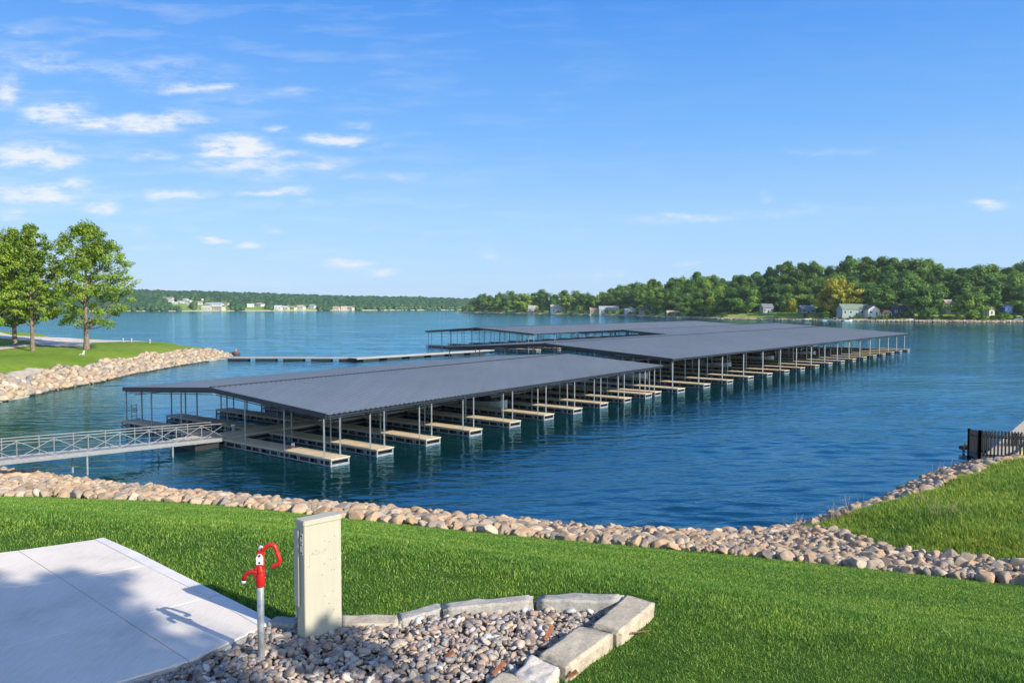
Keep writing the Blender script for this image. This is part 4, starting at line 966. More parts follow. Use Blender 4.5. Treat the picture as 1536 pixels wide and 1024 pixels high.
# ------------------------------------------------------------------ right shore
RS = [(560, 468.0), (685, 468.6), (760, 470), (860, 471.7), (960, 474.2), (1000, 476.3), (1090, 478.6), (1214, 480.6), (1320, 482), (1450, 483.2), (1536, 483.2), (1700, 485), (2000, 492)]
RT = [(685, 461), (700, 452), (722, 444), (769, 440), (839, 438.6), (898, 438.6), (921, 430), (968, 427.5), (1009, 419), (1077, 416), (1126, 412), (1140, 403), (1175, 399), (1214, 399), (1253, 397), (1295, 389.5), (1334, 388.5), (1373, 395), (1412, 402), (1460, 404), (1509, 402), (1536, 397), (1700, 392), (2000, 392)]
def rsd(px): y = P(px, float(np.interp(px, [a for a, b in RS], [b for a, b in RS])), 0)[1]; return y
WID = 170
def ftop(px, y): row = float(np.interp(px, [a for a, b in RT], [b for a, b in RT])); return AT(px, row, y)[2]
def rz_(px, o):
    y0 = rsd(px); t = max(0, min(1, (o-28)/(WID-28))); top = max(2.2, ftop(px, y0+WID)-17)
    s = t*t*(3-2*t); return (.15+1.2*min(1, o/6)+3.0*min(1, max(0, o-6)/22))*(1-s)+top*s
def rpt(px, o):
    y = rsd(px)+o; x = (px-768)/F*y; return (x, y, rz_(px, o))
v, f = [], []; cols = list(np.arange(686, 2001, 6)); offs = [-6, 0, 2, 5, 9, 15, 24, 36, 50, 70, 95, 125, WID, WID+40]
for c in cols:
    for o in offs:
        x, y, z_ = rpt(c, max(0, o)); 
        if o < 0: y = rsd(c)+o; x = (c-768)/F*y; z_ = -1
        if o == 0: z_ = -.05
        if o > WID: y = rsd(c)+o; x = (c-768)/F*y; z_ = rz_(c, WID)-3
        v.append((x, y, z_+.25*math.sin(c*.37+o) * (0 < o < 40)))
no = len(offs)
for i in range(len(cols)-1):
    for j in range(no-1): a = i*no+j; f.append((a, a+no, a+no+1, a+1))
me = np_mesh('right_shore', v, f, M['farground'], True); me.materials.append(M['beach'])
for p_ in me.polygons:
    j = p_.index % (no-1)
    if j < 3: p_.material_index = 1
tag(ob('right_shore', me), kind='structure')
# shore stones as one mass
n = 2600; pc = RNG.uniform(690, 1620, n); oo = RNG.uniform(-.5, 4.5, n); A = np.array([rpt(a, max(0, b)) for a, b in zip(pc, oo)])
tag(ob('shore_stones', scatter_mesh('shore_stones', [rock_shape(1200+i, 1, .7, 5, .1) for i in range(5)], A, RNG.uniform(.3, 1.15, n)*np.interp(pc, [690, 1300], [.9, 1]), M['rip_a'], RNG, .4, False)), 'tan stones and driftwood lining the far right waterline', 'rocks', None, 'stuff')
# tree kinds: each mesh about 1 m tall, scaled per copy
KP = [OV, OV2, ([0, .1, .3, .6, .85, 1], [.6, .95, 1, .85, .5, .12]), ([0, .15, .45, .7, .9, 1], [.35, .7, 1, .95, .6, .2]), ([0, .1, .35, .6, .8, 1], [.55, .9, .95, .7, .45, .08])]
kinds = []
for i, pr_ in enumerate(KP):
    h_ = 16.; rad_ = (6.4, 7.2, 7.8, 8.0, 6.0)[i]
    cm, C = crown_mesh('crown', h_, rad_, h_*(.10, .16, .06, .18, .10)[i], pr_, 34, 8500, .46, 60+i, M['leaf_far'], cs=1.9)
    tm = trunk_mesh('trunk', C, h_, h_*.15, .32, 60+i, 14, n=6); kinds.append((cm, tm))
cy, C = crown_mesh('crown', 13, 7.6, 2.2, OV2, 60, 8000, .40, 91, M['leaf_yellow'], cs=1.3); ty = trunk_mesh('trunk', C, 13, 3, .32, 91, 16, n=6)
def put_tree(px, o, h, k, label, group=None, cr=None, wid=1.0):
    x, y, z_ = rpt(px, o); cm, tm = kinds[k] if k >= 0 else (cy, ty); s = h/(16. if k >= 0 else 13.)
    r = empty('shore_tree' if k >= 0 else 'yellow_tree', (x, y, z_-.2), random.uniform(0, 6.28), label=label, cat='tree', group=group); r.scale = (s*wid, s*wid, s)
    ob('crown', cm, r); ob('trunk', tm, r); return r
random.seed(5)
# buildings first (so that trees leave them in view)
HB = []
def house(px0, px1, rtop, rbase, o, wall, roof, label, name='house', cat_='house', gable='side', depth=7, win=3, extra=None):
    pc = (px0+px1)/2; x, y, z_ = rpt(pc, o); wd = (px1-px0)/F*y; ht = (rbase-rtop)/F*y; HB.append((px0, px1, o, rbase))
    z_ = max(.6, AT(pc, rbase, y)[2]); r = empty(name, (x, y, z_), random.uniform(-.12, .12), label=label, cat=cat_)
    wh = ht*.58; rh = ht-wh; w2 = wd/2*.92; d2 = depth/2
    ht *= .88; wh = ht*.58; wall = tuple(c*.78 for c in wall); roof = tuple(c*.7 for c in roof); wallm = plain('wall_paint', wall, .8, 0, .08, .4); roofm = plain('roof_shingle', roof, .85, 0, .15, .6)
    q = MB(); q.box(-w2, w2, -d2, d2, -1.5, wh)
    if gable == 'front': n_ = len(q.v); q.v += [(-w2, -d2, wh), (w2, -d2, wh), (0, -d2, ht-.1), (-w2, d2, wh), (w2, d2, wh), (0, d2, ht-.1)]; q.f += [(n_, n_+1, n_+2), (n_+3, n_+5, n_+4)]
    else: n_ = len(q.v); q.v += [(-w2, -d2, wh), (-w2, d2, wh), (-w2, 0, ht-.1), (w2, -d2, wh), (w2, d2, wh), (w2, 0, ht-.1)]; q.f += [(n_, n_+1, n_+2), (n_+3, n_+5, n_+4)]
    q.build('wall', wallm, r)
    q = MB(); t = .18; ov = .45
    if gable == 'side':
        for s in (-1, 1): q.quadbox([Vector(a) for a in ((-w2-ov, s*(d2+ov), wh-.25), (w2+ov, s*(d2+ov), wh-.25), (w2+ov, 0, ht), (-w2-ov, 0, ht), (-w2-ov, s*(d2+ov), wh-.25+t), (w2+ov, s*(d2+ov), wh-.25+t), (w2+ov, 0, ht+t), (-w2-ov, 0, ht+t))])
    else:
        for s in (-1, 1): q.quadbox([Vector(a) for a in ((s*(w2+ov), -d2-ov, wh-.25), (s*(w2+ov), d2+ov, wh-.25), (0, d2+ov, ht), (0, -d2-ov, ht), (s*(w2+ov), -d2-ov, wh-.25+t), (s*(w2+ov), d2+ov, wh-.25+t), (0, d2+ov, ht+t), (0, -d2-ov, ht+t))])
    q.build('roof', roofm, r)
    nw = win
    for i in range(nw):
        xx = -w2+(i+.5)*2*w2/nw; fw_ = min(.9, w2/nw*.5)
        if i == nw//2: q = MB(); q.box(xx-.45, xx+.45, -d2-.06, -d2-.005, .05, min(2.1, wh*.85)); q.build('door', M['glass'], r)
        else:
            q = MB(); q.box(xx-fw_, xx+fw_, -d2-.05, -d2-.005, wh*.35, wh*.78); w_ = q.build('window', M['white'], r)
            q = MB(); q.box(xx-fw_+.12, xx+fw_-.12, -d2-.08, -d2-.05, wh*.35+.12, wh*.78-.12); q.build('pane', M['glass'], w_)
    return r
G_ = (.32, .33, .33)
house(792, 805, 457, 467.5, 22, (.42, .45, .48), (.42, .42, .43), 'grey far-shore house with a yellow end, leftmost of the right-hand shore houses')
house(803.5, 808, 456.5, 467, 20, (.55, .45, .10), (.45, .38, .12), 'narrow yellow annex against the leftmost grey shore house', win=1, gable='front')
house(825, 849, 455.5, 469.5, 22, (.62, .68, .78), (.60, .52, .44), 'tall pale bluish-white house on the far shore with a tan roof')
house(884, 897, 460, 470.5, 18, (.50, .40, .30), (.42, .27, .20), 'small tan shore house with a brick-coloured roof')
house(897, 929, 457.5, 471, 24, (.50, .52, .54), (.36, .40, .44), 'wide grey-roofed house on the far shore right of the brick-roofed one', win=5)
house(936, 953, 461.5, 471.5, 20, (.42, .50, .55), (.34, .40, .46), 'blue-grey shore bungalow between the wide grey house and the maroon one')
house(959, 974, 459, 471.5, 24, (.36, .33, .34), (.22, .10, .10), 'shore house with a dark maroon roof')
house(999, 1019, 465, 472, 14, (.50, .42, .28), (.52, .46, .34), 'low tan boathouse at the water edge below the trees', name='boathouse', cat_='boathouse', depth=5)
house(1141, 1158, 454, 469, 40, (.36, .42, .48), (.20, .23, .26), 'slate-grey house half hidden in dark trees', win=3)
house(1198, 1221, 456.5, 470.5, 40, (.34, .40, .50), (.25, .30, .38), 'blue-grey house behind the lawn left of the yellow tree')
house(1256, 1304, 453.5, 473.5, 14, (.30, .38, .35), (.20, .27, .22), 'sage green shore house beneath the yellow tree', win=5, depth=8)
house(1298, 1316, 456, 473, 15.5, (.70, .69, .64), (.22, .28, .24), 'white gabled wing on the right of the sage green house', gable='front', win=2, depth=9)
house(1335, 1369, 456, 471.5, 20, (.05, .08, .16), (.08, .085, .10), 'dark navy house with a low charcoal roof', win=4)
house(1415, 1426, 447, 469, 40, (.58, .44, .38), (.50, .38, .33), 'narrow pinkish house rising behind a bushy tree', win=2)
house(1425, 1440, 453, 467, 42, (.60, .50, .44), (.52, .42, .38), 'pale pinkish side wing behind the bushy tree, with a low roof', win=2)
house(1478, 1487, 460, 471, 26, (.66, .62, .56), (.5, .3, .24), 'small off-white cottage near the right edge of the far shore', win=1, gable='front')
house(1503, 1514, 456, 466, 30, (.06, .16, .45), (.30, .40, .55), 'bright blue hut among dark trees at the far right', name='hut', cat_='hut', win=1, gable='front')
# orange canopy
x, y, z_ = rpt(1329, 12); r = empty('canopy', (x, y, z_), 0, label='open shelter with an orange-brown roof left of the navy house', cat='shelter')
w2 = 14/F*y/2; q = MB()
for s in (-1, 1): q.quadbox([Vector(a) for a in ((-w2, s*2, 3.4), (w2, s*2, 3.4), (w2*.5, 0, 5.2), (-w2*.5, 0, 5.2), (-w2, s*2, 3.55), (w2, s*2, 3.55), (w2*.5, 0, 5.35), (-w2*.5, 0, 5.35))])
q.build('roof', plain('orange_roof', (.50, .22, .12), .8), r)
for x_ in (-w2+.3, w2-.3):
    for y_ in (-1.8, 1.8): q = MB(); q.box(x_-.12, x_+.12, y_-.12, y_+.12, -1, 3.45); q.build('post', M['white'], r)
# boats and small jetties by the far shore
def boat(px, o, L, label, colr, canopy=None, rz=0.2):
    x, y, _ = rpt(px, 0); y += o; x = (px-768)/F*y; z_ = .0 if o < 0 else rpt(px, o)[2]
    r = empty('moored_boat', (x, y, z_), rz, label=label, cat='boat'); q = MB(); h_ = .9; sec = [(-.5, .8, .0), (-.45, 1, -.1), (.1, 1, -.12), (.35, .7, 0), (.5, .05, .18)]
    b0 = len(q.v)
    for t, w, up in sec: W_ = L*.17*w; q.v += [(t*L, -W_, h_+up), (t*L, -W_*.6, .0), (t*L, W_*.6, .0), (t*L, W_, h_+up)]
    for i in range(len(sec)-1):
        a = b0+i*4; q.f += [(a+k, a+k+1, a+5+k, a+4+k) for k in range(3)]
    q.f += [(b0, b0+1, b0+2, b0+3), (b0+16, b0+19, b0+18, b0+17)]; q.f += [(b0+i*4, b0+4+i*4, b0+7+i*4, b0+3+i*4) for i in range(4)]
    q.build('hull', plain('boat_hull', colr, .4), r)
    q = MB(); q.box(-.12*L, .12*L, -L*.1, L*.1, h_-.1, h_+.7); q.build('windscreen', M['glass'], r)
    if canopy: q = MB(); q.box(-.3*L, .15*L, -L*.15, L*.15, h_+1.3, h_+1.45); [q.box(a-.05, a+.05, b-.05, b+.05, h_-.1, h_+1.3) for a in (-.28*L, .13*L) for b in (-L*.13, L*.13)]; q.build('canopy', plain('boat_canopy', canopy, .7), r)
boat(1211, 2.0, 5.5, 'small white boat pulled up on the far stony shore left of the others', (.7, .7, .68), None, .3)
boat(1226, 2, 6.5, 'white boat with a red side at the far shore', (.55, .2, .16), None, -.2)
boat(1240, -3, 7, 'pale boat beneath a teal canopy near the yellow tree', (.6, .6, .58), (.12, .38, .36), .1)
boat(1252, -2, 7, 'tan boat with a sand-coloured canopy right of the teal one', (.5, .42, .32), (.50, .40, .28), 2.9)
boat(1272, -3, 6, 'low white boat off the sage green house', (.68, .68, .66), None, .1)
boat(1364, 4, 6, 'white covered boat on the grass right of the navy house', (.7, .69, .66), None, .1)
boat(1404, 8, 7, 'dark green boat on the far lawn', (.06, .10, .09), None, .1)
boat(1470, 8, 7.5, 'teal hulled boat stored on the far lawn at the right', (.12, .35, .32), None, .2)
boat(1496, 9, 8, 'cream hulled boat on the far lawn between two others', (.6, .56, .42), (.5, .5, .46), .1)
boat(1528, 7, 7, 'blue-grey boat at the far right edge of the shore lawn', (.25, .35, .45), (.55, .58, .6), .0)
boat(858, 1, 8, 'small dark boat below the tall pale house', (.12, .12, .14), None, .1)
boat(888, 0, 7, 'white boat moored below the brick-roofed house', (.72, .72, .72), None, .2)
boat(700, 6, 11, 'tan boat aground at the tip of the far point', (.45, .33, .24), (.4, .3, .22), .1)
for (pa, pb, lab) in ((684, 722, 'low pale jetty at the tip of the far wooded point'), (868, 886, 'short jetty below the small tan house'), (1014, 1052, 'low stone jetty beneath the dark trees')):
    a = rpt(pa if pa > 690 else 690, 0); ya = P((pa+pb)/2, 1, 0) if False else rsd((pa+pb)/2)-3; xa = (pa-768)/F*ya; xb = (pb-768)/F*ya
    r = empty('jetty', (xa, ya, 0), 0, label=lab, cat='jetty'); q = MB(); q.box(0, xb-xa, -1.5, 1.5, .5, .8); q.build('deck', M['white_deck'], r)
    q = MB(); [q.box(i, i+.5, -1.2, 1.2, -1, .5) for i in np.arange(0, xb-xa, 5)]; q.build('pile', M['rip_a'], r)

# individual trees of the right shore
def blocked(px, o, w=5):
    for a, b, oo_, _ in HB:
        if a-w < px < b+w and o < oo_+8: return True
    return False
G1 = 'trees of the far right shore wood'
cnt = 0
layers = [(9, 9, 14, 5.0), (30, 13, 22, 2.3), (62, 15, 23, 1.9), (100, 15, 23, 1.8), (134, 15, 23, 1.8), (165, 14, 19, 1.5)]
for li, (o0, ha, hb, dens) in enumerate(layers):
    px = 694 + li*6.0
    while px < 1600:
        y = rsd(px)+o0; o = o0+random.uniform(-9, 11)*(.5 if li == 0 else 1); h = random.uniform(ha, hb)
        step = 7.2*dens/y*F*random.uniform(.75, 1.25)*(1 if y < 800 else 1.25)
        if li == 0 and (random.random() < .45 or 1060 < px < 1200 or px > 1370): px += step; continue
        if px < 720: h *= .35+.65*(px-690)/30
        if px < 900 and li > 3: px += step; continue
        if li == 5:
            yy = rsd(px)+o; topz = ftop(px, yy); h = max(8, min(26, topz-rpt(px, o)[2]+random.uniform(-2.8, 1.0)))
        if not blocked(px, o, 3) and not (1232 < px < 1305 and o < 22):
            k = random.choice((0, 1, 2, 3, 4)); lab = ['leafy tree standing on the far lawn close to the right-hand waterline', 'mid-height tree in the front rank of the far right wood', 'full green tree in the middle of the far right wood', 'full green tree in the middle of the far right wood', 'tree high on the slope of the far right wood', 'tall tree forming the skyline of the far right wood'][li]
            put_tree(px, o, h, k, lab, ['waterside trees of the far right shore', 'front trees of the far right wood', 'middle trees of the far right wood', 'middle trees of the far right wood', 'upper trees of the far right wood', 'skyline trees of the far right wood'][li], wid=random.uniform(.85, 1.2)*1.1); cnt += 1
        px += step
print('shore trees', cnt)
put_tree(1256, 21, 25, -1, 'broad yellow-green tree over the sage green house, the brightest tree on the far shore', wid=.95)
put_tree(1187, 26, 11, -1, 'small lime-green tree left of the blue-grey house', wid=.6)
put_tree(1055, 30, 18, 3, 'tall dark tree whose crown reaches the water left of the long lawn', wid=1)
put_tree(1386, 14, 21, 2, 'large dark-green tree right of the navy house', wid=1.1)
put_tree(1452, 14, 17, 2, 'bushy tree in front of the pinkish house', wid=1.0)
# low undergrowth mass closing the wood's foot
for i in range(70):
    px = 700+i*12.3+random.uniform(-4, 4); o = random.uniform(5, 13); hh_ = random.uniform(2.2, 5.5)
    if 1060 < px < 1200 and random.random() < .8: continue
    if 1262 < px < 1312: hh_ = 1.8
    x, y, z_ = rpt(px, o); r = empty('shrub', (x, y, z_-.2), random.uniform(0, 6.28), label='rounded green shrub near the waterline among the far shore houses', cat='shrub', group='waterside shrubs of the far right shore')
    s_ = hh_/16; r.scale = (s_*1.9, s_*1.5, s_); cm, tm = kinds[random.choice((2, 0, 4))]; ob('crown', cm, r); ob('stem', tm, r)
n = 1500; pc = RNG.uniform(700, 1620, n); oo = RNG.uniform(46, 180, n); A = np.array([rpt(a, b) for a, b in zip(pc, oo)]); A[:, 2] += 1.5
uv, uf = ICO[2]; shp = [(uv*(1+.22*smooth_noise(uv, 40+i, 3, 3))[:, None]*np.array([1, 1, .8]), uf) for i in range(5)]
keep = np.array([not blocked(a, b, 2) for a, b in zip(pc, oo)])
tag(ob('undergrowth', scatter_mesh('undergrowth', shp, A[keep], RNG.uniform(2.5, 5, keep.sum()), M['wood_far'], RNG, .2)), 'dense undergrowth between the trunks of the far right wood', 'undergrowth', None, 'stuff')

# ------------------------------------------------------------------ far left shore
M['wood_dist'] = leafmat('wood_dist', (.012, .045, .022), (.03, .075, .028), (.06, .11, .035), .05)
def fsd(px): return float(np.interp(px, [-200, 150, 400, 560, 700, 800], [1500, 1600, 1750, 1950, 2200, 2300]))
FTOP = [(-200, 436), (0, 433), (200, 433), (214, 433.5), (342, 437), (434, 440), (518, 442.8), (620, 444.3), (700, 447), (800, 449)]
FW = 480
def fz(px, o):
    y = fsd(px)+FW; row = float(np.interp(px, [a for a, b in FTOP], [b for a, b in FTOP])); top = AT(px, row, y)[2]-11; t = max(0, min(1, (o-4)/(FW-4)))
    return 1.5*min(1, o/4)+max(3, top-1.5)*(t**.75)
def fpt(px, o): y = fsd(px)+o; return ((px-768)/F*y, y, fz(px, o))
v, f = [], []; cols = list(np.arange(-240, 860, 8)); offs = [0, 4, 15, 40, 80, 130, 200, 300, 400, FW, FW+150]
for c in cols:
    for o in offs: x, y, z_ = fpt(c, min(o, FW)); yy = fsd(c)+o; v.append(((c-768)/F*yy, yy, z_ if o else -.2))
no = len(offs)
for i in range(len(cols)-1):
    for j in range(no-1): a = i*no+j; f.append((a, a+no, a+no+1, a+1))
me = np_mesh('far_shore', v, f, M['farground'], True); me.materials.append(M['beach'])
for p_ in me.polygons:
    if p_.index % (no-1) == 0: p_.material_index = 1
tag(ob('far_shore', me), kind='structure')
FB = []
def fsolve(px, row):
    o = 2.
    while o < FW and proj(*fpt(px, o))[1] > row: o += 3
    return o
def fhouse(px, row, wpx, hpx, wall, roof, label):
    o = fsolve(px, row+0.6); x, y, z_ = fpt(px, o); w = wpx*1.05/F*y; h = hpx*1.05/F*y; FB.append((x, y, w, o, px))
    r = empty('town_building', (x, y, z_), random.uniform(-.5, .5), label=label, cat='building'); wh = h*.62; d = min(14, w*.7)
    q = MB(); q.box(-w/2, w/2, -d/2, d/2, -3, wh); q.build('wall', plain('town_wall', wall, .8, 0, .05), r)
    q = MB()
    for s in (-1, 1): q.quadbox([Vector(a) for a in ((-w/2-.5, s*(d/2+.5), wh), (w/2+.5, s*(d/2+.5), wh), (w/2+.5, 0, h), (-w/2-.5, 0, h), (-w/2-.5, s*(d/2+.5), wh+.4), (w/2+.5, s*(d/2+.5), wh+.4), (w/2+.5, 0, h+.4), (-w/2-.5, 0, h+.4))])
    q.build('roof', plain('town_roof', roof, .7, 0, .08), r)
    q = MB(); k = max(1, int(wpx/4))
    for i in range(k): xx = -w/2+(i+.5)*w/k; q.box(xx-.9, xx+.9, -d/2-.1, -d/2-.01, wh*.3, wh*.7)
    q.build('window', M['glass'], r)
Wt, Cr, Bl, Pk, Gy = (.50, .50, .50), (.42, .38, .25), (.32, .35, .46), (.42, .29, .25), (.30, .32, .34)
for a in ((253, 448, 18, 2.6, Wt, Gy, 'long low white shed highest on the hillside town at the far left'), (256, 452, 9, 2.4, Wt, Wt, 'small white unit below the long shed'), (263, 455, 7, 2.4, Wt, Wt, 'white unit third down the slope below the long shed'),
          (272, 453, 9, 2.4, Wt, Gy, 'white roof at the start of the slanting row of units'), (279, 450, 8, 2.3, Wt, Wt, 'white roof at the top of the slanting row of units'), (284, 452, 8, 2.3, Wt, Wt, 'white building second in the slanting row of units'), (278, 456, 10, 2.3, Gy, Wt, 'grey building with a white roof at the foot of the slanting row'),
          (300, 456, 8, 3.6, Wt, Pk, 'white house with a pinkish roof left of the tower'), (304.5, 453, 2, 5, Wt, Wt, 'thin white tower left of the blue-roofed hall'), (313, 457, 8, 3.2, Wt, Wt, 'white house between the tower and the blue-roofed hall'),
          (326, 457.5, 16, 4.2, Wt, Bl, 'hall with a wide lilac-blue roof in the far town'), (311, 463.5, 13, 4.5, Cr, Wt, 'cream waterfront building left of the widest one'), (328, 464, 17, 6.5, Cr, Wt, 'widest cream waterfront building of the far town'),
          (341, 457, 7, 3, Wt, Pk, 'small white house just right of the blue-roofed hall'), (376, 459.5, 10, 4, Wt, Wt, 'white gabled house left of the red-roofed one'), (390, 458.5, 12, 4.5, Wt, Pk, 'white house with a red roof among dark trees'),
          (418, 463.5, 10, 5.5, Wt, Wt, 'leftmost of the white waterfront row'), (429, 463.5, 9, 4.6, Cr, Wt, 'cream house second in the waterfront row'), (440, 463.5, 9, 4.4, Cr, Pk, 'cream house with a pink roof, third in the waterfront row'), (452, 463, 10, 5.6, Wt, Cr, 'white house with a cream roof at the right of the waterfront row'),
          (469, 461.5, 9, 5, Wt, Gy, 'white house standing alone right of the waterfront row'), (505, 464, 9, 4.5, Cr, Pk, 'tan lodge leftmost of the last three on the far shore'), (516, 463.5, 9, 4.2, Pk, Cr, 'pink-walled lodge in the middle of the last three'), (526, 464, 9, 5, Cr, Gy, 'tan lodge rightmost of the last three')): fhouse(*a)
n = 9000; pc = RNG.uniform(-160, 780, n); oo = FW*RNG.uniform(0, 1, n)**1.15; A = np.array([fpt(a, b) for a, b in zip(pc, oo)])
ok = np.ones(n, bool)
for (x, y, w, o, px) in FB:
    u = (pc-px); ok &= ~((np.abs(u) < w*F/y/2+3.2) & (oo < o+8) & (oo > -1) & (oo > o-110))
# open field above the town
ok &= ~((pc > 283) & (pc < 330) & (oo > 120) & (oo < 210))
A = A[ok]; A[:, 2] += 3.4; sz = RNG.uniform(4.2, 8.0, len(A))*np.interp(oo[ok], [0, 60], [.75, 1])
shp = [(uv*(1+.25*smooth_noise(uv, 140+i, 2.6, 3))[:, None]*np.array([1, 1, 1.15]), uf) for i in range(6)]
tag(ob('far_forest', scatter_mesh('far_forest', shp, A, sz, M['wood_dist'], RNG, .15)), 'distant blue-green woods covering the hills behind the far left shore', 'forest', None, 'stuff')

# ------------------------------------------------------------------ black railing and ramp at the right
ra = P(1450, 690, .75); zb = .95
def railing(A, B_, h, n, parent, name, lean=0):
    A = Vector(A); B_ = Vector(B_); q = MB(); L = (B_-A).length
    for k in range(n+1):
        p_ = A.lerp(B_, k/n); q.bar(p_, p_+Vector((0, 0, h)), .085, .06) if k not in (0, n) else q.bar(p_-Vector((0, 0, .5)), p_+Vector((0, 0, h+.05)), .13, .13)
    for z_ in (.10, h*.78): q.bar(A+Vector((0, 0, z_)), B_+Vector((0, 0, z_)), .06, .09)
    q.build(name, M['blackrail'], parent)
M['blackrail'] = plain('black_railing_paint', (.006, .009, .014), .5, 0, .2, 4)
c0 = Vector(AT(1469, 684, 47)); c1 = Vector(AT(1453, 677, 53)); c2 = Vector(AT(1580, 690, 47)); hR = 1.52
r = empty('railing_platform', c0, 0, label='black picket railing around a small platform at the right edge of the picture', cat='railing')
railing((0, 0, 0), c2-c0, hR, 20, r, 'front_railing'); railing((0, 0, 0), c1-c0, hR*1.0, 8, r, 'end_railing'); c3 = c1+(c2-c0); railing(c1-c0, c3-c0, hR, 20, r, 'back_railing')
q = MB(); a = [Vector((0, 0, 0)), c2-c0, c3-c0, c1-c0]; q.quadbox([p_+Vector((0, 0, -.22)) for p_ in a]+[p_+Vector((0, 0, .0)) for p_ in a]); q.build('platform', M['under'], r)
q = MB()
for p_ in (a[0], a[3], (a[0]+a[1])/2, (a[2]+a[3])/2): q.bar(p_+Vector((.1, .1, -2.4)), p_+Vector((.1, .1, -.22)), .2)
q.build('leg', M['under'], r)
r = empty('gangway', AT(1474, 680, 50), 0, label='pale concrete ramp rising to the right behind the black railing', cat='ramp')
b0 = Vector(AT(1474, 684, 49.5)); b1 = Vector(AT(1540, 627, 66)); b2 = Vector(AT(1640, 540, 100)); r.location = b0
q = MB(); sd = Vector((1.7, -.9, 0))
for a_, b_ in ((b0, b1), (b1, b2)):
    a_, b_ = a_-b0, b_-b0; q.quadbox([a_+Vector((0, 0, -.3)), a_+sd+Vector((0, 0, -.3)), b_+sd+Vector((0, 0, -.3)), b_+Vector((0, 0, -.3)), a_, a_+sd, b_+sd, b_])
q.build('ramp_deck', M['concrete_tan'] if 'concrete_tan' in M else M['sand'], r)
q = MB(); s2 = sd*.95
for a_, b_ in ((b0, b1), (b1, b2)): a_, b_ = a_-b0+s2, b_-b0+s2; q.bar(a_+Vector((0, 0, .12)), b_+Vector((0, 0, .12)), .18, .24)
q.build('curb', plain('mustard_curb', (.42, .36, .16), .8), r)
x, y, z_ = AT(1446, 671, 54); r = empty('mooring_bracket', (x, y, z_), 0, label='small dark bracket sticking out over the water left of the black railing', cat='bracket')
q = MB(); q.box(-.25, .6, -.2, .2, -.12, .1); q.build('arm', M['under'], r); q = MB(); q.bar((-.02, 0, -.9), (-.02, 0, 0), .10); q.build('strut', M['under'], r); q = MB(); q.tube([(-.1, 0, .1), (.1, 0, .26), (.35, 0, .12)], .08, 8); q.build('cleat', M['rip_o'], r)

# ------------------------------------------------------------------ unseen trees, crowns placed and shaped to shade the patio and utility box
SUN_AZ = (.80, -.60); EL = R(29)
def shade_tree(tgt, dsh, rad, half, seed, n, label):
    cc = Vector(tgt)+Vector((SUN_AZ[0]*dsh, SUN_AZ[1]*dsh, math.tan(EL)*dsh)); tz = float(HN(cc.x, cc.y)[0]); CH = cc.z-tz
    tree('unseen_shade_tree', (cc.x, cc.y, tz), CH+half, rad, CH-half, ([0, .2, .5, .8, 1], [.7, 1, 1, .9, .5]), max(24, int(n/220)), n, .085, seed, M['leaf_near'], label, r0=.13, nlimb=24, cs=2.2)
shade_tree((-4.1, 6.0, 7.36), 13, 1.0, .95, 71, 10000, 'garden tree outside the picture whose crown shades the left of the patio')
shade_tree((-4.1, 7.05, 7.36), 14, .55, .05, 72, 3000, 'unseen tree added to shade the patio corner')  # extra tree, crown flattened so its shade falls on the slab corner
shade_tree((-1.40, 6.0, 7.36), 7.6, .30, .12, 73, 1800, 'low unseen tree added to shade the foot of the utility box')  # small crown added only for the shade at the box foot

# ------------------------------------------------------------------ world and light
w = bpy.data.worlds.new('World'); sc.world = w; w.use_nodes = True; nt = w.node_tree; bg = nt.nodes['Background']
sky = N(nt, 'ShaderNodeTexSky', sky_type='NISHITA'); sky.sun_disc = False; sky.sun_elevation = EL; sky.sun_rotation = math.atan2(SUN_AZ[0], SUN_AZ[1])
sky.altitude = 200; sky.air_density = 1.0; sky.dust_density = .35; sky.ozone_density = 2.5
hs = N(nt, 'ShaderNodeHueSaturation', Saturation=.85); nt.links.new(sky.outputs[0], hs.inputs['Color'])
SK = [(0, (.46, .68, .93)), (.105, (.35, .62, .93)), (.21, (.17, .46, .93)), (.36, (.050, .295, .85)), (.7, (.030, .16, .58)), (1, (.03, .14, .5))]
tc = N(nt, 'ShaderNodeTexCoord'); sep = N(nt, 'ShaderNodeSeparateXYZ'); nt.links.new(tc.outputs['Generated'], sep.inputs[0])
def mth(op, a, b=None, c=None):
    n = N(nt, 'ShaderNodeMath', operation=op)
    for i, v_ in enumerate((a, b, c)):
        if v_ is None: continue
        if isinstance(v_, (int, float)): n.inputs[i].default_value = v_
        else: nt.links.new(v_, n.inputs[i])
    return n.outputs[0]
X, Y, Z = sep.outputs
blue = ramp(nt, Z, [(a, tuple(c*1.0 for c in col)) for a, col in SK]); blue = mixc(nt, blue, (3.2, 3.25, 3.4), 1.0, 'MULTIPLY')
bfac = N(nt, 'ShaderNodeMapRange'); bfac.inputs[1].default_value = -.25; bfac.inputs[2].default_value = .12; bfac.inputs[3].default_value = .3; bfac.inputs[4].default_value = .92; nt.links.new(Y, bfac.inputs[0])
skyc = mixc(nt, hs.outputs[0], blue, bfac.outputs[0])
yy = mth('MAXIMUM', Y, .05); U = mth('DIVIDE', X, yy); V_ = mth('DIVIDE', Z, yy)
cmb = N(nt, 'ShaderNodeCombineXYZ'); nt.links.new(U, cmb.inputs[0]); nt.links.new(mth('MULTIPLY', V_, 3.2), cmb.inputs[1])
wn = N(nt, 'ShaderNodeTexNoise', Scale=9, Detail=5, Roughness=.6); nt.links.new(cmb.outputs[0], wn.inputs['Vector'])
ws = N(nt, 'ShaderNodeSeparateColor'); nt.links.new(wn.outputs['Color'], ws.inputs[0])
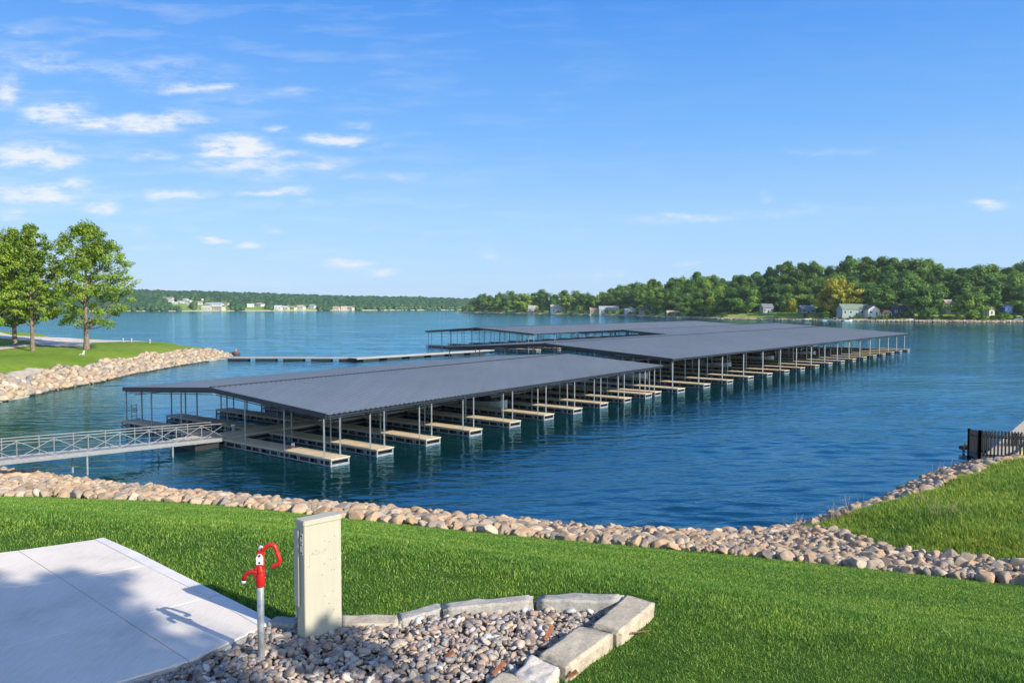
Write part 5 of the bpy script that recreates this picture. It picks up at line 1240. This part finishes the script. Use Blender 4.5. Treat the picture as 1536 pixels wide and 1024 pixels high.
Uw = mth('ADD', U, mth('MULTIPLY', mth('SUBTRACT', ws.outputs[0], .5), .07)); Vw = mth('ADD', V_, mth('MULTIPLY', mth('SUBTRACT', ws.outputs[1], .5), .03))
CL = [(55, 236, 70, 15, 1), (5, 140, 22, 22, .55), (85, 172, 52, 14, .85), (150, 183, 60, 9, .7), (235, 183, 75, 13, .85), (345, 222, 62, 13, 1), (400, 233, 60, 7, .6), (370, 250, 90, 13, .62), (480, 247, 45, 8, .45), (560, 262, 120, 9, .28), (505, 211, 42, 9, .8), (570, 222, 45, 5, .35), (540, 189, 30, 5, .4),
      (425, 197, 25, 6, .4), (225, 235, 38, 8, .5), (150, 232, 40, 6, .25), (60, 290, 70, 11, .8), (110, 277, 28, 9, .7), (160, 308, 36, 9, .7), (265, 290, 58, 6, .6), (410, 287, 52, 6, .75), (440, 305, 100, 8, .25), (10, 320, 30, 7, .55), (315, 358, 30, 5, .7), (375, 364, 22, 4, .5), (412, 343, 18, 4, .35), (212, 343, 16, 4, .35),
      (530, 397, 30, 6, .7), (573, 410, 24, 4, .4), (270, 130, 60, 10, .55), (330, 125, 40, 5, .5), (215, 105, 150, 18, .28), (440, 135, 40, 8, .3), (60, 95, 90, 16, .35), (20, 45, 50, 9, .3), (120, 60, 50, 9, .15), (360, 150, 50, 8, .25), (600, 115, 40, 6, .18), (1020, 328, 85, 7, .42), (1180, 318, 130, 8, .25), (1240, 228, 110, 5, .25), (1475, 309, 34, 6, .5),
      (890, 415, 50, 6, .35), (740, 382, 26, 4, .35), (860, 343, 60, 5, .2), (1145, 292, 14, 6, .3), (230, 371, 60, 5, .25), (745, 257, 40, 5, .2), (700, 352, 60, 6, .12), (1040, 395, 40, 4, .3)]
acc = None
for (px, py, a, b, s) in CL:
    d = ray(px, py); u0, v0 = d[0]/d[1], d[2]/d[1]; au, bv = a/F, b*1.3/F
    du = mth('MULTIPLY', mth('SUBTRACT', Uw, u0), 1/au); dv = mth('MULTIPLY', mth('SUBTRACT', Vw, v0), 1/bv)
    q2 = mth('MULTIPLY_ADD', du, du, mth('MULTIPLY', dv, dv)); g = mth('MULTIPLY', mth('EXPONENT', mth('MULTIPLY', q2, -1.0)), s)
    acc = g if acc is None else mth('MAXIMUM', acc, g)
dn = N(nt, 'ShaderNodeTexNoise', Scale=26, Detail=6, Roughness=.62); nt.links.new(cmb.outputs[0], dn.inputs['Vector'])
# thin cirrus everywhere towards the left
cm2 = N(nt, 'ShaderNodeMapping'); cm2.inputs['Scale'].default_value = (3.2, 6.5, 1); cm2.inputs['Rotation'].default_value = (0, 0, R(-6)); nt.links.new(cmb.outputs[0], cm2.inputs[0])
ci = N(nt, 'ShaderNodeTexNoise', Scale=2.4, Detail=7, Roughness=.6); nt.links.new(cm2.outputs[0], ci.inputs['Vector'])
cirr = mth('MULTIPLY', mth('MAXIMUM', mth('SUBTRACT', ci.outputs[0], .48), 0), .95)
left = N(nt, 'ShaderNodeMapRange'); left.inputs[1].default_value = .25; left.inputs[2].default_value = -.5; left.inputs[3].default_value = .12; left.inputs[4].default_value = 1; nt.links.new(U, left.inputs[0])
cirr = mth('MULTIPLY', cirr, left.outputs[0])
dens = mth('MULTIPLY', acc, mth('MULTIPLY_ADD', dn.outputs[0], 4.2, -1.1))
dens = N(nt, 'ShaderNodeMapRange') if False else dens
mr = N(nt, 'ShaderNodeMapRange'); mr.interpolation_type = 'SMOOTHSTEP'; mr.inputs[1].default_value = .03; mr.inputs[2].default_value = 1.0; nt.links.new(dens, mr.inputs[0])
front = mth('GREATER_THAN', Y, .06)
tot = mth('MINIMUM', mth('MULTIPLY', mth('ADD', mth('MULTIPLY', mr.outputs[0], .84), cirr), front), .95)
mxn = N(nt, 'ShaderNodeMix'); mxn.data_type = 'RGBA'; nt.links.new(tot, mxn.inputs[0]); nt.links.new(skyc, mxn.inputs[6]); mxn.inputs[7].default_value = (3.0, 3.1, 3.2, 1)
nt.links.new(mxn.outputs[2], bg.inputs[0]); bg.inputs[1].default_value = .155
sl = bpy.data.lights.new('sun', 'SUN'); sl.energy = 3.9; sl.angle = R(.55); sl.color = (1, .89, .74)
so = bpy.data.objects.new('sun', sl); link(so); sv = Vector((SUN_AZ[0]*math.cos(EL), SUN_AZ[1]*math.cos(EL), math.sin(EL))); so.rotation_euler = sv.to_track_quat('Z', 'Y').to_euler(); so.location = (30, -30, 40)
# haze
HAZE = .00006
if HAZE:
    q = MB(); q.box(-2600, 2600, -80, 3600, -3, 75); hz_ = bpy.data.materials.new('haze_air'); hz_.use_nodes = True; t = hz_.node_tree
    t.nodes.remove(t.nodes['Principled BSDF']); pv = N(t, 'ShaderNodeVolumePrincipled', Density=HAZE, Anisotropy=.2); pv.inputs['Color'].default_value = (.80, .90, 1, 1)
    t.links.new(pv.outputs[0], t.nodes['Material Output'].inputs['Volume'])
    tag(q.build('haze', hz_), 'thin bluish air over the lake', 'haze', None, 'stuff')
sc.view_settings.view_transform = 'Standard'; sc.view_settings.look = 'None'; sc.view_settings.exposure = .95; sc.view_settings.gamma = 1
